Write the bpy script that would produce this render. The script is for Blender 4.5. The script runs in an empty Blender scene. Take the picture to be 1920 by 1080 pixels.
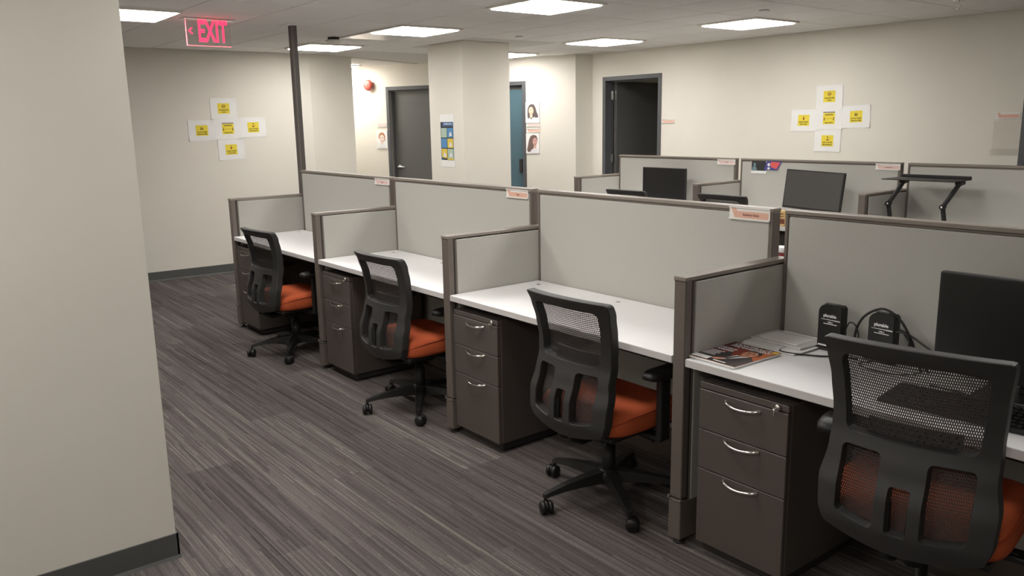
import bpy, bmesh, math, random
from mathutils import Vector, Matrix
from mathutils.geometry import delaunay_2d_cdt
random.seed(7)
S = bpy.context.scene
COL = S.collection
PI = math.pi

# ------------------------------------------------------------------ camera, world, exposure
CAM = Vector((-2.2621, -1.8780, 1.5997)); YAW, PIT, ROL, FPX = 0.6650, -0.2000, -0.0178, 1539.71
def cam_axes():
    f = Vector((math.sin(YAW)*math.cos(PIT), math.cos(YAW)*math.cos(PIT), math.sin(PIT)))
    r = Vector((math.cos(YAW), -math.sin(YAW), 0)); u = r.cross(f)
    c, s = math.cos(ROL), math.sin(ROL)
    return c*r + s*u, -s*r + c*u, f
R_, U_, F_ = cam_axes()
cd = bpy.data.cameras.new('camera'); cam = bpy.data.objects.new('camera', cd); COL.objects.link(cam)
cd.sensor_width = 36.0; cd.lens = 36.0*FPX/1920.0; cd.clip_start = 0.05
cam.matrix_world = Matrix(((R_.x, U_.x, -F_.x, CAM.x), (R_.y, U_.y, -F_.y, CAM.y), (R_.z, U_.z, -F_.z, CAM.z), (0, 0, 0, 1)))
S.camera = cam
w = bpy.data.worlds.new('world'); S.world = w; w.use_nodes = True
w.node_tree.nodes['Background'].inputs[0].default_value = (0.5, 0.5, 0.5, 1)
w.node_tree.nodes['Background'].inputs[1].default_value = 0.02
S.view_settings.view_transform = 'Standard'; S.view_settings.look = 'None'
S.view_settings.gamma = 1.0; S.view_settings.use_curve_mapping = False
S.view_settings.exposure = 1.63
LIGHT = 7.0                                   # radiance of the ceiling panels

# ------------------------------------------------------------------ materials
def lin(c):
    return tuple(((v/255.0)/12.92 if v/255.0 <= 0.04045 else ((v/255.0+0.055)/1.055)**2.4) for v in c)
class NT:
    def __init__(s, name):
        s.m = bpy.data.materials.new(name); s.m.use_nodes = True
        s.n = s.m.node_tree.nodes; s.l = s.m.node_tree.links; s.b = s.n['Principled BSDF']
    def add(s, t, **k):
        n = s.n.new(t)
        for a, v in k.items(): setattr(n, a, v)
        return n
    def link(s, a, b): s.l.new(a, b)
    def math(s, op, a, b=None, c=None):
        n = s.add('ShaderNodeMath', operation=op)
        for i, v in enumerate((a, b, c)):
            if v is None: continue
            if isinstance(v, (int, float)): n.inputs[i].default_value = v
            else: s.link(v, n.inputs[i])
        return n.outputs[0]
def mat(name, rgb, rough=0.6, metal=0.0, noise=0.0, scale=40.0, bump=0.0, bscale=200.0, spec=0.5, coat=0.0):
    t = NT(name); b = t.b
    c = lin(rgb) + (1,)
    b.inputs['Roughness'].default_value = rough; b.inputs['Metallic'].default_value = metal
    b.inputs['Specular IOR Level'].default_value = spec; b.inputs['Coat Weight'].default_value = coat
    tc = t.add('ShaderNodeTexCoord')
    nz = t.add('ShaderNodeTexNoise'); nz.inputs['Scale'].default_value = scale; nz.inputs['Detail'].default_value = 4
    t.link(tc.outputs['Object'], nz.inputs['Vector'])
    rp = t.add('ShaderNodeValToRGB')
    k = noise
    rp.color_ramp.elements[0].color = tuple(v*(1-k) for v in c[:3]) + (1,)
    rp.color_ramp.elements[1].color = tuple(min(1, v*(1+k)) for v in c[:3]) + (1,)
    rp.color_ramp.elements[0].position = 0.3; rp.color_ramp.elements[1].position = 0.7
    t.link(nz.outputs['Fac'], rp.inputs[0]); t.link(rp.outputs[0], b.inputs['Base Color'])
    if bump:
        n2 = t.add('ShaderNodeTexNoise'); n2.inputs['Scale'].default_value = bscale; n2.inputs['Detail'].default_value = 3
        t.link(tc.outputs['Object'], n2.inputs['Vector'])
        bp = t.add('ShaderNodeBump'); bp.inputs['Strength'].default_value = bump; bp.inputs['Distance'].default_value = 0.002
        t.link(n2.outputs['Fac'], bp.inputs['Height']); t.link(bp.outputs[0], b.inputs['Normal'])
    return t.m
def emis(name, rgb, strength):
    t = NT(name); t.b.inputs['Base Color'].default_value = lin(rgb)+(1,)
    t.b.inputs['Emission Color'].default_value = lin(rgb)+(1,); t.b.inputs['Emission Strength'].default_value = strength
    return t.m
def carpet():
    t = NT('carpet_planks'); b = t.b
    tc = t.add('ShaderNodeTexCoord'); sx = t.add('ShaderNodeSeparateXYZ'); t.link(tc.outputs['Object'], sx.inputs[0])
    X, Y = sx.outputs[0], sx.outputs[1]
    def layer(wid, length, sd):
        i = t.math('FLOOR', t.math('DIVIDE', X, wid))
        wn = t.add('ShaderNodeTexWhiteNoise', noise_dimensions='1D'); t.link(t.math('ADD', i, sd), wn.inputs['W'])
        j = t.math('FLOOR', t.math('DIVIDE', t.math('ADD', Y, t.math('MULTIPLY', wn.outputs['Value'], length)), length))
        w2 = t.add('ShaderNodeTexWhiteNoise', noise_dimensions='2D')
        cv = t.add('ShaderNodeCombineXYZ'); t.link(i, cv.inputs[0]); t.link(j, cv.inputs[1]); t.link(cv.outputs[0], w2.inputs['Vector'])
        return w2
    plank = layer(0.25, 1.0, 3.0)
    strip = layer(0.0085, 0.55, 11.0)
    fine = layer(0.0034, 0.42, 23.0)
    yarn = t.add('ShaderNodeTexNoise', noise_dimensions='3D'); yarn.inputs['Scale'].default_value = 1.0; yarn.inputs['Detail'].default_value = 4
    cv = t.add('ShaderNodeCombineXYZ'); t.link(t.math('MULTIPLY', X, 330.0), cv.inputs[0]); t.link(t.math('MULTIPLY', Y, 70.0), cv.inputs[1]); t.link(cv.outputs[0], yarn.inputs['Vector'])
    band = t.add('ShaderNodeTexNoise', noise_dimensions='3D'); band.inputs['Scale'].default_value = 1.0; band.inputs['Detail'].default_value = 2
    cb = t.add('ShaderNodeCombineXYZ'); t.link(t.math('ADD', t.math('MULTIPLY', X, 22.0), t.math('MULTIPLY', plank.outputs['Value'], 40.0)), cb.inputs[0]); t.link(t.math('MULTIPLY', Y, 0.4), cb.inputs[1]); t.link(cb.outputs[0], band.inputs['Vector'])
    v = t.math('ADD', t.math('MULTIPLY', plank.outputs['Value'], 0.18), t.math('MULTIPLY', strip.outputs['Value'], 0.26))
    v = t.math('ADD', v, t.math('MULTIPLY', fine.outputs['Value'], 0.22))
    v = t.math('ADD', v, t.math('MULTIPLY', yarn.outputs['Fac'], 0.34))
    v = t.math('ADD', v, t.math('MULTIPLY', t.math('SUBTRACT', band.outputs['Fac'], 0.5), 0.5))
    rp = t.add('ShaderNodeValToRGB'); e = rp.color_ramp.elements
    e[0].position = 0.20; e[0].color = lin((66, 61, 60))+(1,)
    e[1].position = 0.86; e[1].color = lin((148, 141, 134))+(1,)
    q = e.new(0.45); q.color = lin((92, 85, 84))+(1,)
    q = e.new(0.66); q.color = lin((110, 103, 100))+(1,)
    t.link(v, rp.inputs[0]); t.link(rp.outputs[0], b.inputs['Base Color'])
    b.inputs['Roughness'].default_value = 0.95; b.inputs['Specular IOR Level'].default_value = 0.15
    bp = t.add('ShaderNodeBump'); bp.inputs['Strength'].default_value = 0.6; bp.inputs['Distance'].default_value = 0.004
    t.link(v, bp.inputs['Height']); t.link(bp.outputs[0], b.inputs['Normal'])
    return t.m
M = dict(
 wall=mat('wall_paint', (226, 221, 210), 0.85, noise=0.015, scale=3, bump=0.08, bscale=260),
 ceil=mat('ceiling_grid', (226, 224, 220), 0.85), tile=mat('ceiling_tile', (248, 247, 244), 0.95, noise=0.03, scale=300, bump=0.2, bscale=350),
 carpet=carpet(), base=mat('vinyl_base', (84, 85, 83), 0.55, noise=0.04, scale=8),
 gloss=mat('white_gloss', (250, 249, 246), 0.25), trimw=mat('white_trim', (228, 224, 214), 0.5),
 door=mat('door_paint', (98, 98, 96), 0.45, noise=0.03, scale=6), frame=mat('door_frame_paint', (86, 87, 90), 0.45),
 film=mat('blue_film_glass', (84, 110, 120), 0.25, noise=0.10, scale=1.3),
 steel=mat('steel', (200, 200, 198), 0.25, 1.0), chrome=mat('chrome', (235, 232, 226), 0.12, 1.0),
 fabric=mat('panel_fabric', (182, 180, 173), 0.95, noise=0.06, scale=260, bump=0.25, bscale=420, spec=0.2),
 rail=mat('panel_rail_paint', (108, 99, 92), 0.42, noise=0.02, scale=20), railtop=mat('panel_cap_paint', (136, 127, 118), 0.38),
 desk=mat('white_laminate', (238, 237, 237), 0.38, noise=0.008, scale=30), deskedge=mat('edge_band', (214, 210, 208), 0.45),
 poledark=mat('pole_paint', (88, 82, 78), 0.45), under=mat('dark_steel', (46, 43, 41), 0.6),
 ped=mat('pedestal_paint', (84, 77, 72), 0.5, noise=0.03, scale=120, bump=0.05, bscale=600),
 pedfront=mat('pedestal_front', (88, 80, 75), 0.5, noise=0.03, scale=120, bump=0.05, bscale=600),
 plastic=mat('chair_plastic', (52, 51, 50), 0.5, bump=0.06, bscale=700), black=mat('black_plastic', (30, 29, 28), 0.5, bump=0.05, bscale=700),
 mesh=mat('mesh_yarn', (66, 60, 58), 0.8), seat=mat('orange_fabric', (192, 92, 56), 0.85, noise=0.06, scale=350, bump=0.2, bscale=600, spec=0.2),
 welt=mat('orange_welt', (160, 66, 34), 0.85), rubber=mat('caster_black', (26, 25, 25), 0.4),
 paper=mat('white_paper', (236, 235, 232), 0.8, noise=0.01, scale=12), yellow=mat('yellow_print', (236, 214, 66), 0.7), ink=mat('black_ink', (38, 32, 24), 0.7),
 redink=mat('red_ink', (150, 50, 40), 0.7), purple=mat('header_ink', (120, 110, 130), 0.7),
 plate=mat('white_plate', (232, 228, 222), 0.4), orange=mat('orange_print', (222, 176, 156), 0.6), pink=mat('pink_print', (226, 194, 188), 0.6), brown=mat('brown_ink', (120, 62, 48), 0.7),
 screen=mat('screen_black', (22, 21, 21), 0.35), bezel=mat('bezel_black', (30, 29, 29), 0.4), sheen_and_button=mat('screen_sheen_and_button_grey', (74, 71, 69), 0.4),  # grey screen: reflected light painted into its colour; same grey on dock button
 silver=mat('silver_plastic', (214, 212, 208), 0.4), logo=mat('white_logo', (240, 240, 240), 0.5),
 alarm=mat('alarm_red', (200, 96, 82), 0.4), clear=mat('clear_acrylic', (214, 206, 192), 0.15),
 hairb=mat('print_brown_hair', (116, 94, 86), 0.7), haird=mat('print_dark_hair', (98, 86, 83), 0.7), hairr=mat('print_auburn', (186, 124, 84), 0.7),
 skin=mat('print_skin', (236, 208, 182), 0.7), skin2=mat('print_skin_rose', (214, 170, 160), 0.7), skin3=mat('print_skin_pale', (240, 218, 208), 0.7), shirt=mat('print_shirt', (226, 224, 226), 0.7),
 pblue=mat('poster_blue', (86, 142, 190), 0.6), pdark=mat('poster_dark', (52, 54, 62), 0.6), pgreen=mat('poster_green', (176, 196, 178), 0.6), pyel=mat('poster_yellow', (222, 196, 86), 0.6), pnavy=mat('poster_header', (70, 104, 146), 0.6),
 maroon=mat('cover_maroon', (92, 34, 32), 0.4), cover=mat('cover_orange', (196, 104, 46), 0.4), cover2=mat('cover_rust', (150, 60, 46), 0.4), suit=mat('cover_suit', (58, 50, 50), 0.4), face=mat('cover_face', (226, 158, 128), 0.4),
 gold=mat('carton_gold', (206, 176, 120), 0.5), cup=mat('bottle_red', (120, 34, 38), 0.4), blue=mat('card_blue', (70, 74, 140), 0.5), coral=mat('card_coral', (226, 96, 92), 0.5), teal=mat('card_teal', (110, 140, 146), 0.5), photo=mat('card_photo', (48, 48, 48), 0.5),
 panel=emis('light_diffuser', (255, 252, 248), LIGHT), exit=emis('exit_red', (255, 40, 70), 1.1), exitedge=emis('exit_edge', (255, 110, 120), 0.7),
)
def glass():
    t = NT('clear_sign_acrylic'); b = t.b
    b.inputs['Base Color'].default_value = (0.95, 0.93, 0.93, 1); b.inputs['Roughness'].default_value = 0.05
    b.inputs['Transmission Weight'].default_value = 1.0; b.inputs['IOR'].default_value = 1.2
    nz = t.add('ShaderNodeTexNoise'); nz.inputs['Scale'].default_value = 6
    mr = t.add('ShaderNodeMapRange'); mr.inputs['To Min'].default_value = 0.02; mr.inputs['To Max'].default_value = 0.08
    t.link(nz.outputs['Fac'], mr.inputs['Value']); t.link(mr.outputs[0], b.inputs['Roughness'])
    return t.m
M['glass'] = glass()
M['clear'].node_tree.nodes['Principled BSDF'].inputs['Alpha'].default_value = 0.10

# ------------------------------------------------------------------ mesh helpers
class MB:
    """collects shapes; every face may carry a material slot"""
    def __init__(s): s.v = []; s.f = []; s.mi = []; s.sm = []
    def add(s, vs, fs, mi=0, smooth=False):
        o = len(s.v); s.v += [tuple(p) for p in vs]
        for f in fs: s.f.append([o+i for i in f]); s.mi.append(mi); s.sm.append(smooth)
        return s
    def box(s, x0, y0, z0, x1, y1, z1, mi=0):
        v = [(x, y, z) for z in (z0, z1) for y in (y0, y1) for x in (x0, x1)]
        return s.add(v, [(0, 2, 3, 1), (4, 5, 7, 6), (0, 1, 5, 4), (2, 6, 7, 3), (0, 4, 6, 2), (1, 3, 7, 5)], mi)
    def rbox(s, x0, y0, z0, x1, y1, z1, r=0.004, seg=2, mi=0):
        bm = bmesh.new(); bmesh.ops.create_cube(bm, size=1)
        for v in bm.verts: v.co = Vector(((x0+x1)/2+v.co.x*(x1-x0), (y0+y1)/2+v.co.y*(y1-y0), (z0+z1)/2+v.co.z*(z1-z0)))
        bmesh.ops.bevel(bm, geom=bm.edges[:], offset=r, segments=seg, affect='EDGES', profile=0.5)
        return s.bm(bm, mi)
    def bm(s, bm, mi=0, smooth=False):
        bm.verts.index_update(); vs = [v.co.copy() for v in bm.verts]; fs = [[v.index for v in f.verts] for f in bm.faces]
        bm.free(); return s.add(vs, fs, mi, smooth)
    def prism(s, pts, axis, a, b, mi=0):
        """pts: 2-D outline (counter-clockwise); axis 'x','y','z' is the extrusion axis"""
        def P(p, h): return {'x': (h, p[0], p[1]), 'y': (p[0], h, p[1]), 'z': (p[0], p[1], h)}[axis]
        n = len(pts); v = [P(p, a) for p in pts] + [P(p, b) for p in pts]
        f = [list(range(n))[::-1], list(range(n, 2*n))] + [(i, (i+1) % n, n+(i+1) % n, n+i) for i in range(n)]
        return s.add(v, f, mi)
    def tube(s, path, r, seg=8, mi=0, cap=True, rz=None):
        path = [Vector(p) for p in path]; n = len(path); vs = []; fs = []
        rr = r if isinstance(r, (list, tuple)) else [r]*n
        up = Vector((0, 0, 1)); prev = None
        for i, p in enumerate(path):
            t = (path[min(i+1, n-1)] - path[max(i-1, 0)]).normalized()
            a = up if prev is None else prev
            if abs(t.dot(a)) > 0.95: a = Vector((1, 0, 0)) if prev is None else prev
            x = (a - t*a.dot(t)).normalized(); prev = x; y = t.cross(x)
            for k in range(seg):
                an = 2*PI*k/seg; vs.append(p + x*math.cos(an)*rr[i] + y*math.sin(an)*rr[i])
        for i in range(n-1):
            for k in range(seg): fs.append((i*seg+k, i*seg+(k+1) % seg, (i+1)*seg+(k+1) % seg, (i+1)*seg+k))
        s.add(vs, fs, mi, True)
        if cap: s.add(vs[:seg], [list(range(seg))[::-1]], mi); s.add(vs[-seg:], [list(range(seg))], mi)
        return s
    def lathe(s, prof, c=(0, 0, 0), axis='z', seg=24, mi=0, smooth=True):
        """prof: list of (radius, height)"""
        vs = []; n = len(prof)
        for r, h in prof:
            for k in range(seg):
                a = 2*PI*k/seg; x, y = r*math.cos(a), r*math.sin(a)
                q = {'z': (x, y, h), 'x': (h, x, y), 'y': (y, h, x)}[axis]
                vs.append((c[0]+q[0], c[1]+q[1], c[2]+q[2]))
        fs = [(i*seg+k, i*seg+(k+1) % seg, (i+1)*seg+(k+1) % seg, (i+1)*seg+k) for i in range(n-1) for k in range(seg)]
        s.add(vs, fs, mi, smooth)
        s.add(vs[:seg], [list(range(seg))[::-1]], mi); s.add(vs[-seg:], [list(range(seg))], mi)
        return s
    def xf(s, mtx):
        s.v = [tuple(mtx @ Vector(p)) for p in s.v]; return s
    def mesh(s, name, mats):
        me = bpy.data.meshes.new(name); me.from_pydata(s.v, [], s.f)
        for m in (mats if isinstance(mats, (list, tuple)) else [mats]): me.materials.append(M[m] if isinstance(m, str) else m)
        for p, i, q in zip(me.polygons, s.mi, s.sm): p.material_index = i; p.use_smooth = q
        me.update(); return me
    def build(s, name, mats, parent=None, loc=None):
        return link(name, s.mesh(name, mats), parent, loc)
def link(name, me, parent=None, loc=None):
    o = bpy.data.objects.new(name, me); COL.objects.link(o)
    if parent is not None: o.parent = parent
    if loc is not None: o.location = loc
    return o
def tag(o, label=None, cat=None, group=None, kind=None):
    if label: o['label'] = label
    if cat: o['category'] = cat
    if group: o['group'] = group
    if kind: o['kind'] = kind
    return o
def thing(name, label, cat, loc=(0, 0, 0), rz=0, group=None):
    o = bpy.data.objects.new(name, None); COL.objects.link(o); o.empty_display_size = 0.1
    o.location = loc; o.rotation_euler = (0, 0, rz)
    return tag(o, label, cat, group)
def copy_tree(o, parent=None):
    c = o.copy(); COL.objects.link(c); c.parent = parent
    for ch in list(o.children): copy_tree(ch, c)
    return c
def text_mesh(body, size, bold=0.0, depth=0.0003, align='CENTER', sx=1.0):
    cu = bpy.data.curves.new('txt', 'FONT'); cu.body = body; cu.size = size; cu.align_x = align; cu.align_y = 'CENTER'
    cu.offset = bold*size; cu.extrude = depth; cu.resolution_u = 2
    o = bpy.data.objects.new('txt', cu); COL.objects.link(o); bpy.context.view_layer.update()
    me = bpy.data.meshes.new_from_object(o.evaluated_get(bpy.context.evaluated_depsgraph_get()))
    vs = [(v.co.x*sx, v.co.y, v.co.z) for v in me.vertices]; fs = [list(p.vertices) for p in me.polygons]
    bpy.data.objects.remove(o); bpy.data.curves.remove(cu); bpy.data.meshes.remove(me)
    return vs, fs
class Flat:
    """draws flat print on a plane: a to the right, b up, n towards the viewer (thing-local axes)"""
    def __init__(s, O, A, B): s.O = Vector(O); s.A = Vector(A).normalized(); s.B = Vector(B).normalized(); s.N = s.A.cross(s.B)
    def p(s, a, b, n=0): return s.O + s.A*a + s.B*b + s.N*n
    def poly(s, mb, pts, n0, n1, mi=0):
        k = len(pts); v = [s.p(a, b, n0) for a, b in pts] + [s.p(a, b, n1) for a, b in pts]
        return mb.add(v, [list(range(k))[::-1], list(range(k, 2*k))] + [(i, (i+1) % k, k+(i+1) % k, k+i) for i in range(k)], mi)
    def rect(s, mb, a0, b0, a1, b1, n0, n1, mi=0): return s.poly(mb, [(a0, b0), (a1, b0), (a1, b1), (a0, b1)], n0, n1, mi)
    def ell(s, mb, a, b, ra, rb, n0, n1, mi=0, seg=16): return s.poly(mb, [(a+ra*math.cos(2*PI*k/seg), b+rb*math.sin(2*PI*k/seg)) for k in range(seg)], n0, n1, mi)
    def text(s, mb, body, size, a, b, n, bold=0.0, mi=0, sx=1.0, align='CENTER'):
        vs, fs = text_mesh(body, size, bold, sx=sx, align=align)
        return mb.add([s.p(a+x, b+y, n+z) for x, y, z in vs], fs, mi)

# ------------------------------------------------------------------ setting
H = 2.395
def struct(o, label=None): o['kind'] = 'structure'; 
def setting(name, mb, mats, label, parent=None):
    o = mb.build(name, mats, parent); o['kind'] = 'structure'; o['label'] = label; return o
setting('floor', MB().box(-4.5, -5.2, -0.06, 5.25, 11, 0), 'carpet', 'striped grey carpet planks across the office floor')
ceiling = setting('ceiling', MB().box(-4.5, -5.2, H, 5.25, 11, H+0.1), 'ceil', 'suspended ceiling grid above the office')
XE = [-4.46, -3.87, -3.285, -2.70, -2.115, -1.53, -0.945, -0.36, 0.22, 0.80, 1.375, 1.96, 2.51, 3.05, 3.58, 4.17, 4.75, 5.03]
YE = [-1.27, -0.66, -0.05, 0.55, 1.15, 1.73, 2.33, 2.95, 3.57, 4.14, 4.73, 5.28, 5.89, 6.51, 7.12]
COLX0, COLX1, COLY0, COLY1 = 2.58, 3.18, 5.04, 5.66
tiles = {}
for i in range(5, len(XE)-1):
    for j in range(len(YE)-1):
        x0, x1, y0, y1 = XE[i], XE[i+1], YE[j], YE[j+1]
        if x0 < -1.5 and y0 > 0.6: continue
        cx, cy = (x0+x1)/2, (y0+y1)/2
        if cx > 4.6 and cy > 5.4: continue
        if x1 > COLX0 and x0 < COLX1 and y1 > COLY0 and y0 < COLY1: continue
        y1 = min(y1, 7.1); g = 0.006
        if cx > 1.9 and y1 > 7.0: continue
        k = (round(x1-x0, 3), round(y1-y0, 3))
        if k not in tiles: tiles[k] = MB().rbox(-k[0]/2+g, -k[1]/2+g, 0, k[0]/2-g, k[1]/2-g, 0.02, 0.003, 1).mesh('ceiling_tile', 'tile')
        link('ceiling_tile', tiles[k], ceiling, ((x0+x1)/2, (y0+y1)/2, H-0.005))

def wall(name, p0, p1, label, openings=(), th=0.12, z1=H):
    """interior on the left of p0->p1; the body goes to the right"""
    d = Vector((p1[0]-p0[0], p1[1]-p0[1], 0)); L = d.length; d /= L; n = Vector((-d.y, d.x, 0))
    mb = MB(); cuts = [0.0]
    for a, b, zt in openings:
        mb.box(cuts[-1], -th, 0, a, 0, z1); mb.box(a, -th, zt, b, 0, z1); cuts.append(b)
    mb.box(cuts[-1], -th, 0, L, 0, z1)
    mt = Matrix(((d.x, n.x, 0, p0[0]), (d.y, n.y, 0, p0[1]), (0, 0, 1, 0), (0, 0, 0, 1)))
    o = setting(name, mb.xf(mt), 'wall', label); return o, mt, L
def baseboard(name, mt, spans, label):
    mb = MB()
    for a, b in spans:
        mb.box(a, 0.0, 0, b, 0.007, 0.098); mb.prism([(0.007, 0), (0.014, 0), (0.007, 0.014)], 'x', a, b)
    return setting(name, mb.xf(mt), 'base', label)
BEND, CORNER = (1.93, 7.14), (2.60, 7.40)
CW0, CW1 = (4.81, 5.80), (2.66, 10.62)
_, mf, Lf = wall('wall_far', BEND, (-4.3, 7.42), 'beige end wall beyond the cubicles with taped paper signs')
baseboard('baseboard_far', mf, [(0, Lf)], 'dark vinyl base along the beige end wall')
_, m2, L2 = wall('wall_angled', CORNER, BEND, 'short angled beige wall beside the corridor opening')
baseboard('baseboard_angled', m2, [(0, L2)], 'dark vinyl base along the short angled wall')
_, m3, L3 = wall('wall_corridor_left', (2.60, 10.62), CORNER, 'beige wall along the corridor behind the angled wall')
d1a, d1b, d2a, d2b = 1.87, 2.864, 0.689, 1.66
_, mc, Lc = wall('wall_corridor', CW0, CW1, 'bright beige corridor wall with two grey doors and the red alarm', [(d2a+0.05, d2b-0.05, 2.05), (d1a+0.05, d1b-0.05, 2.05)])
baseboard('baseboard_corridor', mc, [(0, d2a), (d2b, d1a), (d1b, Lc)], 'dark vinyl base along the corridor wall')
wall('wall_corridor_end', (2.66, 10.62), (2.60, 10.62), 'closing wall at the end of the corridor')
wall('wall_return', (5.03, 5.73), CW0, 'narrow beige return wall beside the open dark door')
_, mr, Lr = wall('wall_right', (5.03, -5), (5.03, 5.73), 'long beige wall behind the second cubicle row', [(4.87, 5.79, 2.06), (9.64, 10.5, 2.065)])
baseboard('baseboard_right', mr, [(0, 4.82), (5.83, 9.597), (10.543, Lr)], 'dark vinyl base along the long right wall')
wall('wall_back', (-4.3, -5), (5.03, -5), 'beige wall closing the room opposite the end wall')
wall('wall_left', (-4.3, 7.42), (-4.3, -5), 'beige side wall behind the projecting near wall')
setting('wall_near', MB().box(-4.28, 1.169, 0, -1.509, 2.1, H), 'wall', 'plain beige projecting wall with dark vinyl base beside the aisle')
mb = MB().box(-4.28, 1.162, 0, -1.502, 1.169, 0.098).box(-1.509, 1.162, 0, -1.502, 2.1, 0.098).prism([(1.155, 0), (1.162, 0), (1.162, 0.012)], 'x', -4.28, -1.498)
setting('baseboard_near', mb, 'base', 'dark vinyl base along the projecting near wall')
setting('column', MB().rbox(COLX0, COLY0, 0, COLX1, COLY1, H, 0.006, 2), 'wall', 'square beige column with a safety poster on its side')
mb = MB().box(COLX0-0.007, COLY0-0.007, 0, COLX1+0.007, COLY0, 0.098).box(COLX0-0.007, COLY0, 0, COLX0, COLY1, 0.098)
setting('baseboard_column', mb, 'base', 'dark vinyl base around the square column')
d = Vector((4.06-2.60, 8.03-7.40, 0)).normalized()
mb = MB().box(0, -0.02, H-0.012, 1.62, 0.0, H)
mb.xf(Matrix(((d.x, -d.y, 0, 2.60), (d.y, d.x, 0, 7.40), (0, 0, 1, 0), (0, 0, 0, 1))))
setting('trim_1', mb, 'trimw', 'white ceiling trim strip across the corridor opening')

def xfm(mt, a, n, z): return mt @ Vector((a, n, z))
def doorset(name, mt, a, b, top, label, depth=0.13, leafmat='door', face=0.085, leaf=True):
    o = thing(name, label, None, xfm(mt, (a+b)/2, 0, 0)); o['kind'] = 'structure'
    o.rotation_euler = (0, 0, math.atan2(mt[1][0], mt[0][0])); h = (b-a)/2; f = 0.05
    mb = MB()
    for s in (-1, 1):
        mb.rbox(min(s*h, s*(h-f)), -depth, 0, max(s*h, s*(h-f)), 0.012, top, 0.003, 1)
        mb.box(min(s*(h-f), s*(h-f-0.016)), -0.075, 0, max(s*(h-f), s*(h-f-0.016)), -0.055, top-f)
    mb.rbox(-h+f, -depth, top-f, h-f, 0.012, top, 0.003, 1)
    mb.box(-h+f, -0.075, top-f-0.016, h-f, -0.055, top-f)
    mb.build('door_frame', 'frame', o)
    lf = None
    if leaf:
        lf = MB().rbox(-h+f+0.003, -face-0.045, 0.008, h-f-0.003, -face, top-f-0.004, 0.002, 1).build('door_leaf', leafmat, o)
    return o, lf, h-f
D1, lf, hw = doorset('door_1', mc, d1a, d1b, 2.10, 'closed grey door with lever handle beside the red alarm')
mb = MB().lathe([(0.0, 0), (0.033, 0), (0.033, 0.008), (0.026, 0.014), (0.013, 0.018), (0.012, 0.05), (0.0, 0.05)], (hw-0.075, -0.085, 1.0), 'y', 20)
mb.tube([(hw-0.075, -0.037, 1.0), (hw-0.10, -0.034, 1.0), (hw-0.15, -0.036, 0.998), (hw-0.185, -0.042, 0.997)], [0.011, 0.012, 0.010, 0.008], 10)
mb.build('lever_handle', 'steel', lf)
D2, lf, hw = doorset('door_2', mc, d2a, d2b, 2.10, 'glazed door with blue film beside the two stacked portraits', leafmat='door', face=0.06)
MB().box(-hw+0.02, -0.062, 0.12, hw-0.02, -0.056, 2.0).build('pane', 'film', lf)
MB().rbox(-hw+0.03, -0.058, 0.95, -hw+0.075, -0.03, 1.12, 0.004, 1).build('lever_handle', 'under', lf)
D3, _, hw = doorset('door_3', mr, 9.597, 10.543, 2.11, 'open dark grey door with steel hinges in the long wall', leaf=False)
jx = hw-0.002
lf = MB().rbox(0, -0.86, 0.008, 0.045, 0, 2.055, 0.002, 1).build('door_leaf', 'door', D3, (jx-0.055, -0.13, 0)); lf.rotation_euler = (0, 0, math.radians(3))
for z in (0.25, 1.128, 1.893):
    mb = MB().box(jx-0.004, -0.105, z-0.05, jx+0.001, -0.055, z+0.05); mb.box(jx-0.050, -0.1295, z-0.05, jx-0.012, -0.1265, z+0.05)
    mb.tube([(jx-0.010, -0.106, z-0.052), (jx-0.010, -0.106, z+0.052)], 0.007, 10)
    for q in (-0.032, -0.01, 0.014, 0.034): mb.lathe([(0, 0), (0.004, 0), (0.004, 0.002), (0, 0.002)], (jx-0.006, -0.08+0.012*(1 if q > 0 else -1), z+q), 'x', 8)
    mb.build('hinge', 'steel', D3)
setting('wall_dark_room', MB().box(5.16, 6.0, 0, 7.5, 6.05, H).box(7.45, 4.0, 0, 7.5, 6.0, H).box(5.16, 3.95, 0, 7.5, 4.0, H).box(5.16, 3.95, H, 7.5, 6.05, H+0.05).box(5.16, 3.95, -0.06, 7.5, 6.05, 0.0), 'wall', 'walls of the unlit room behind the open door')
D4, lf, hw = doorset('door_4', mr, 4.82, 5.83, 2.11, 'dark door frame beyond the clear acrylic holder', face=0.08)

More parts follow.
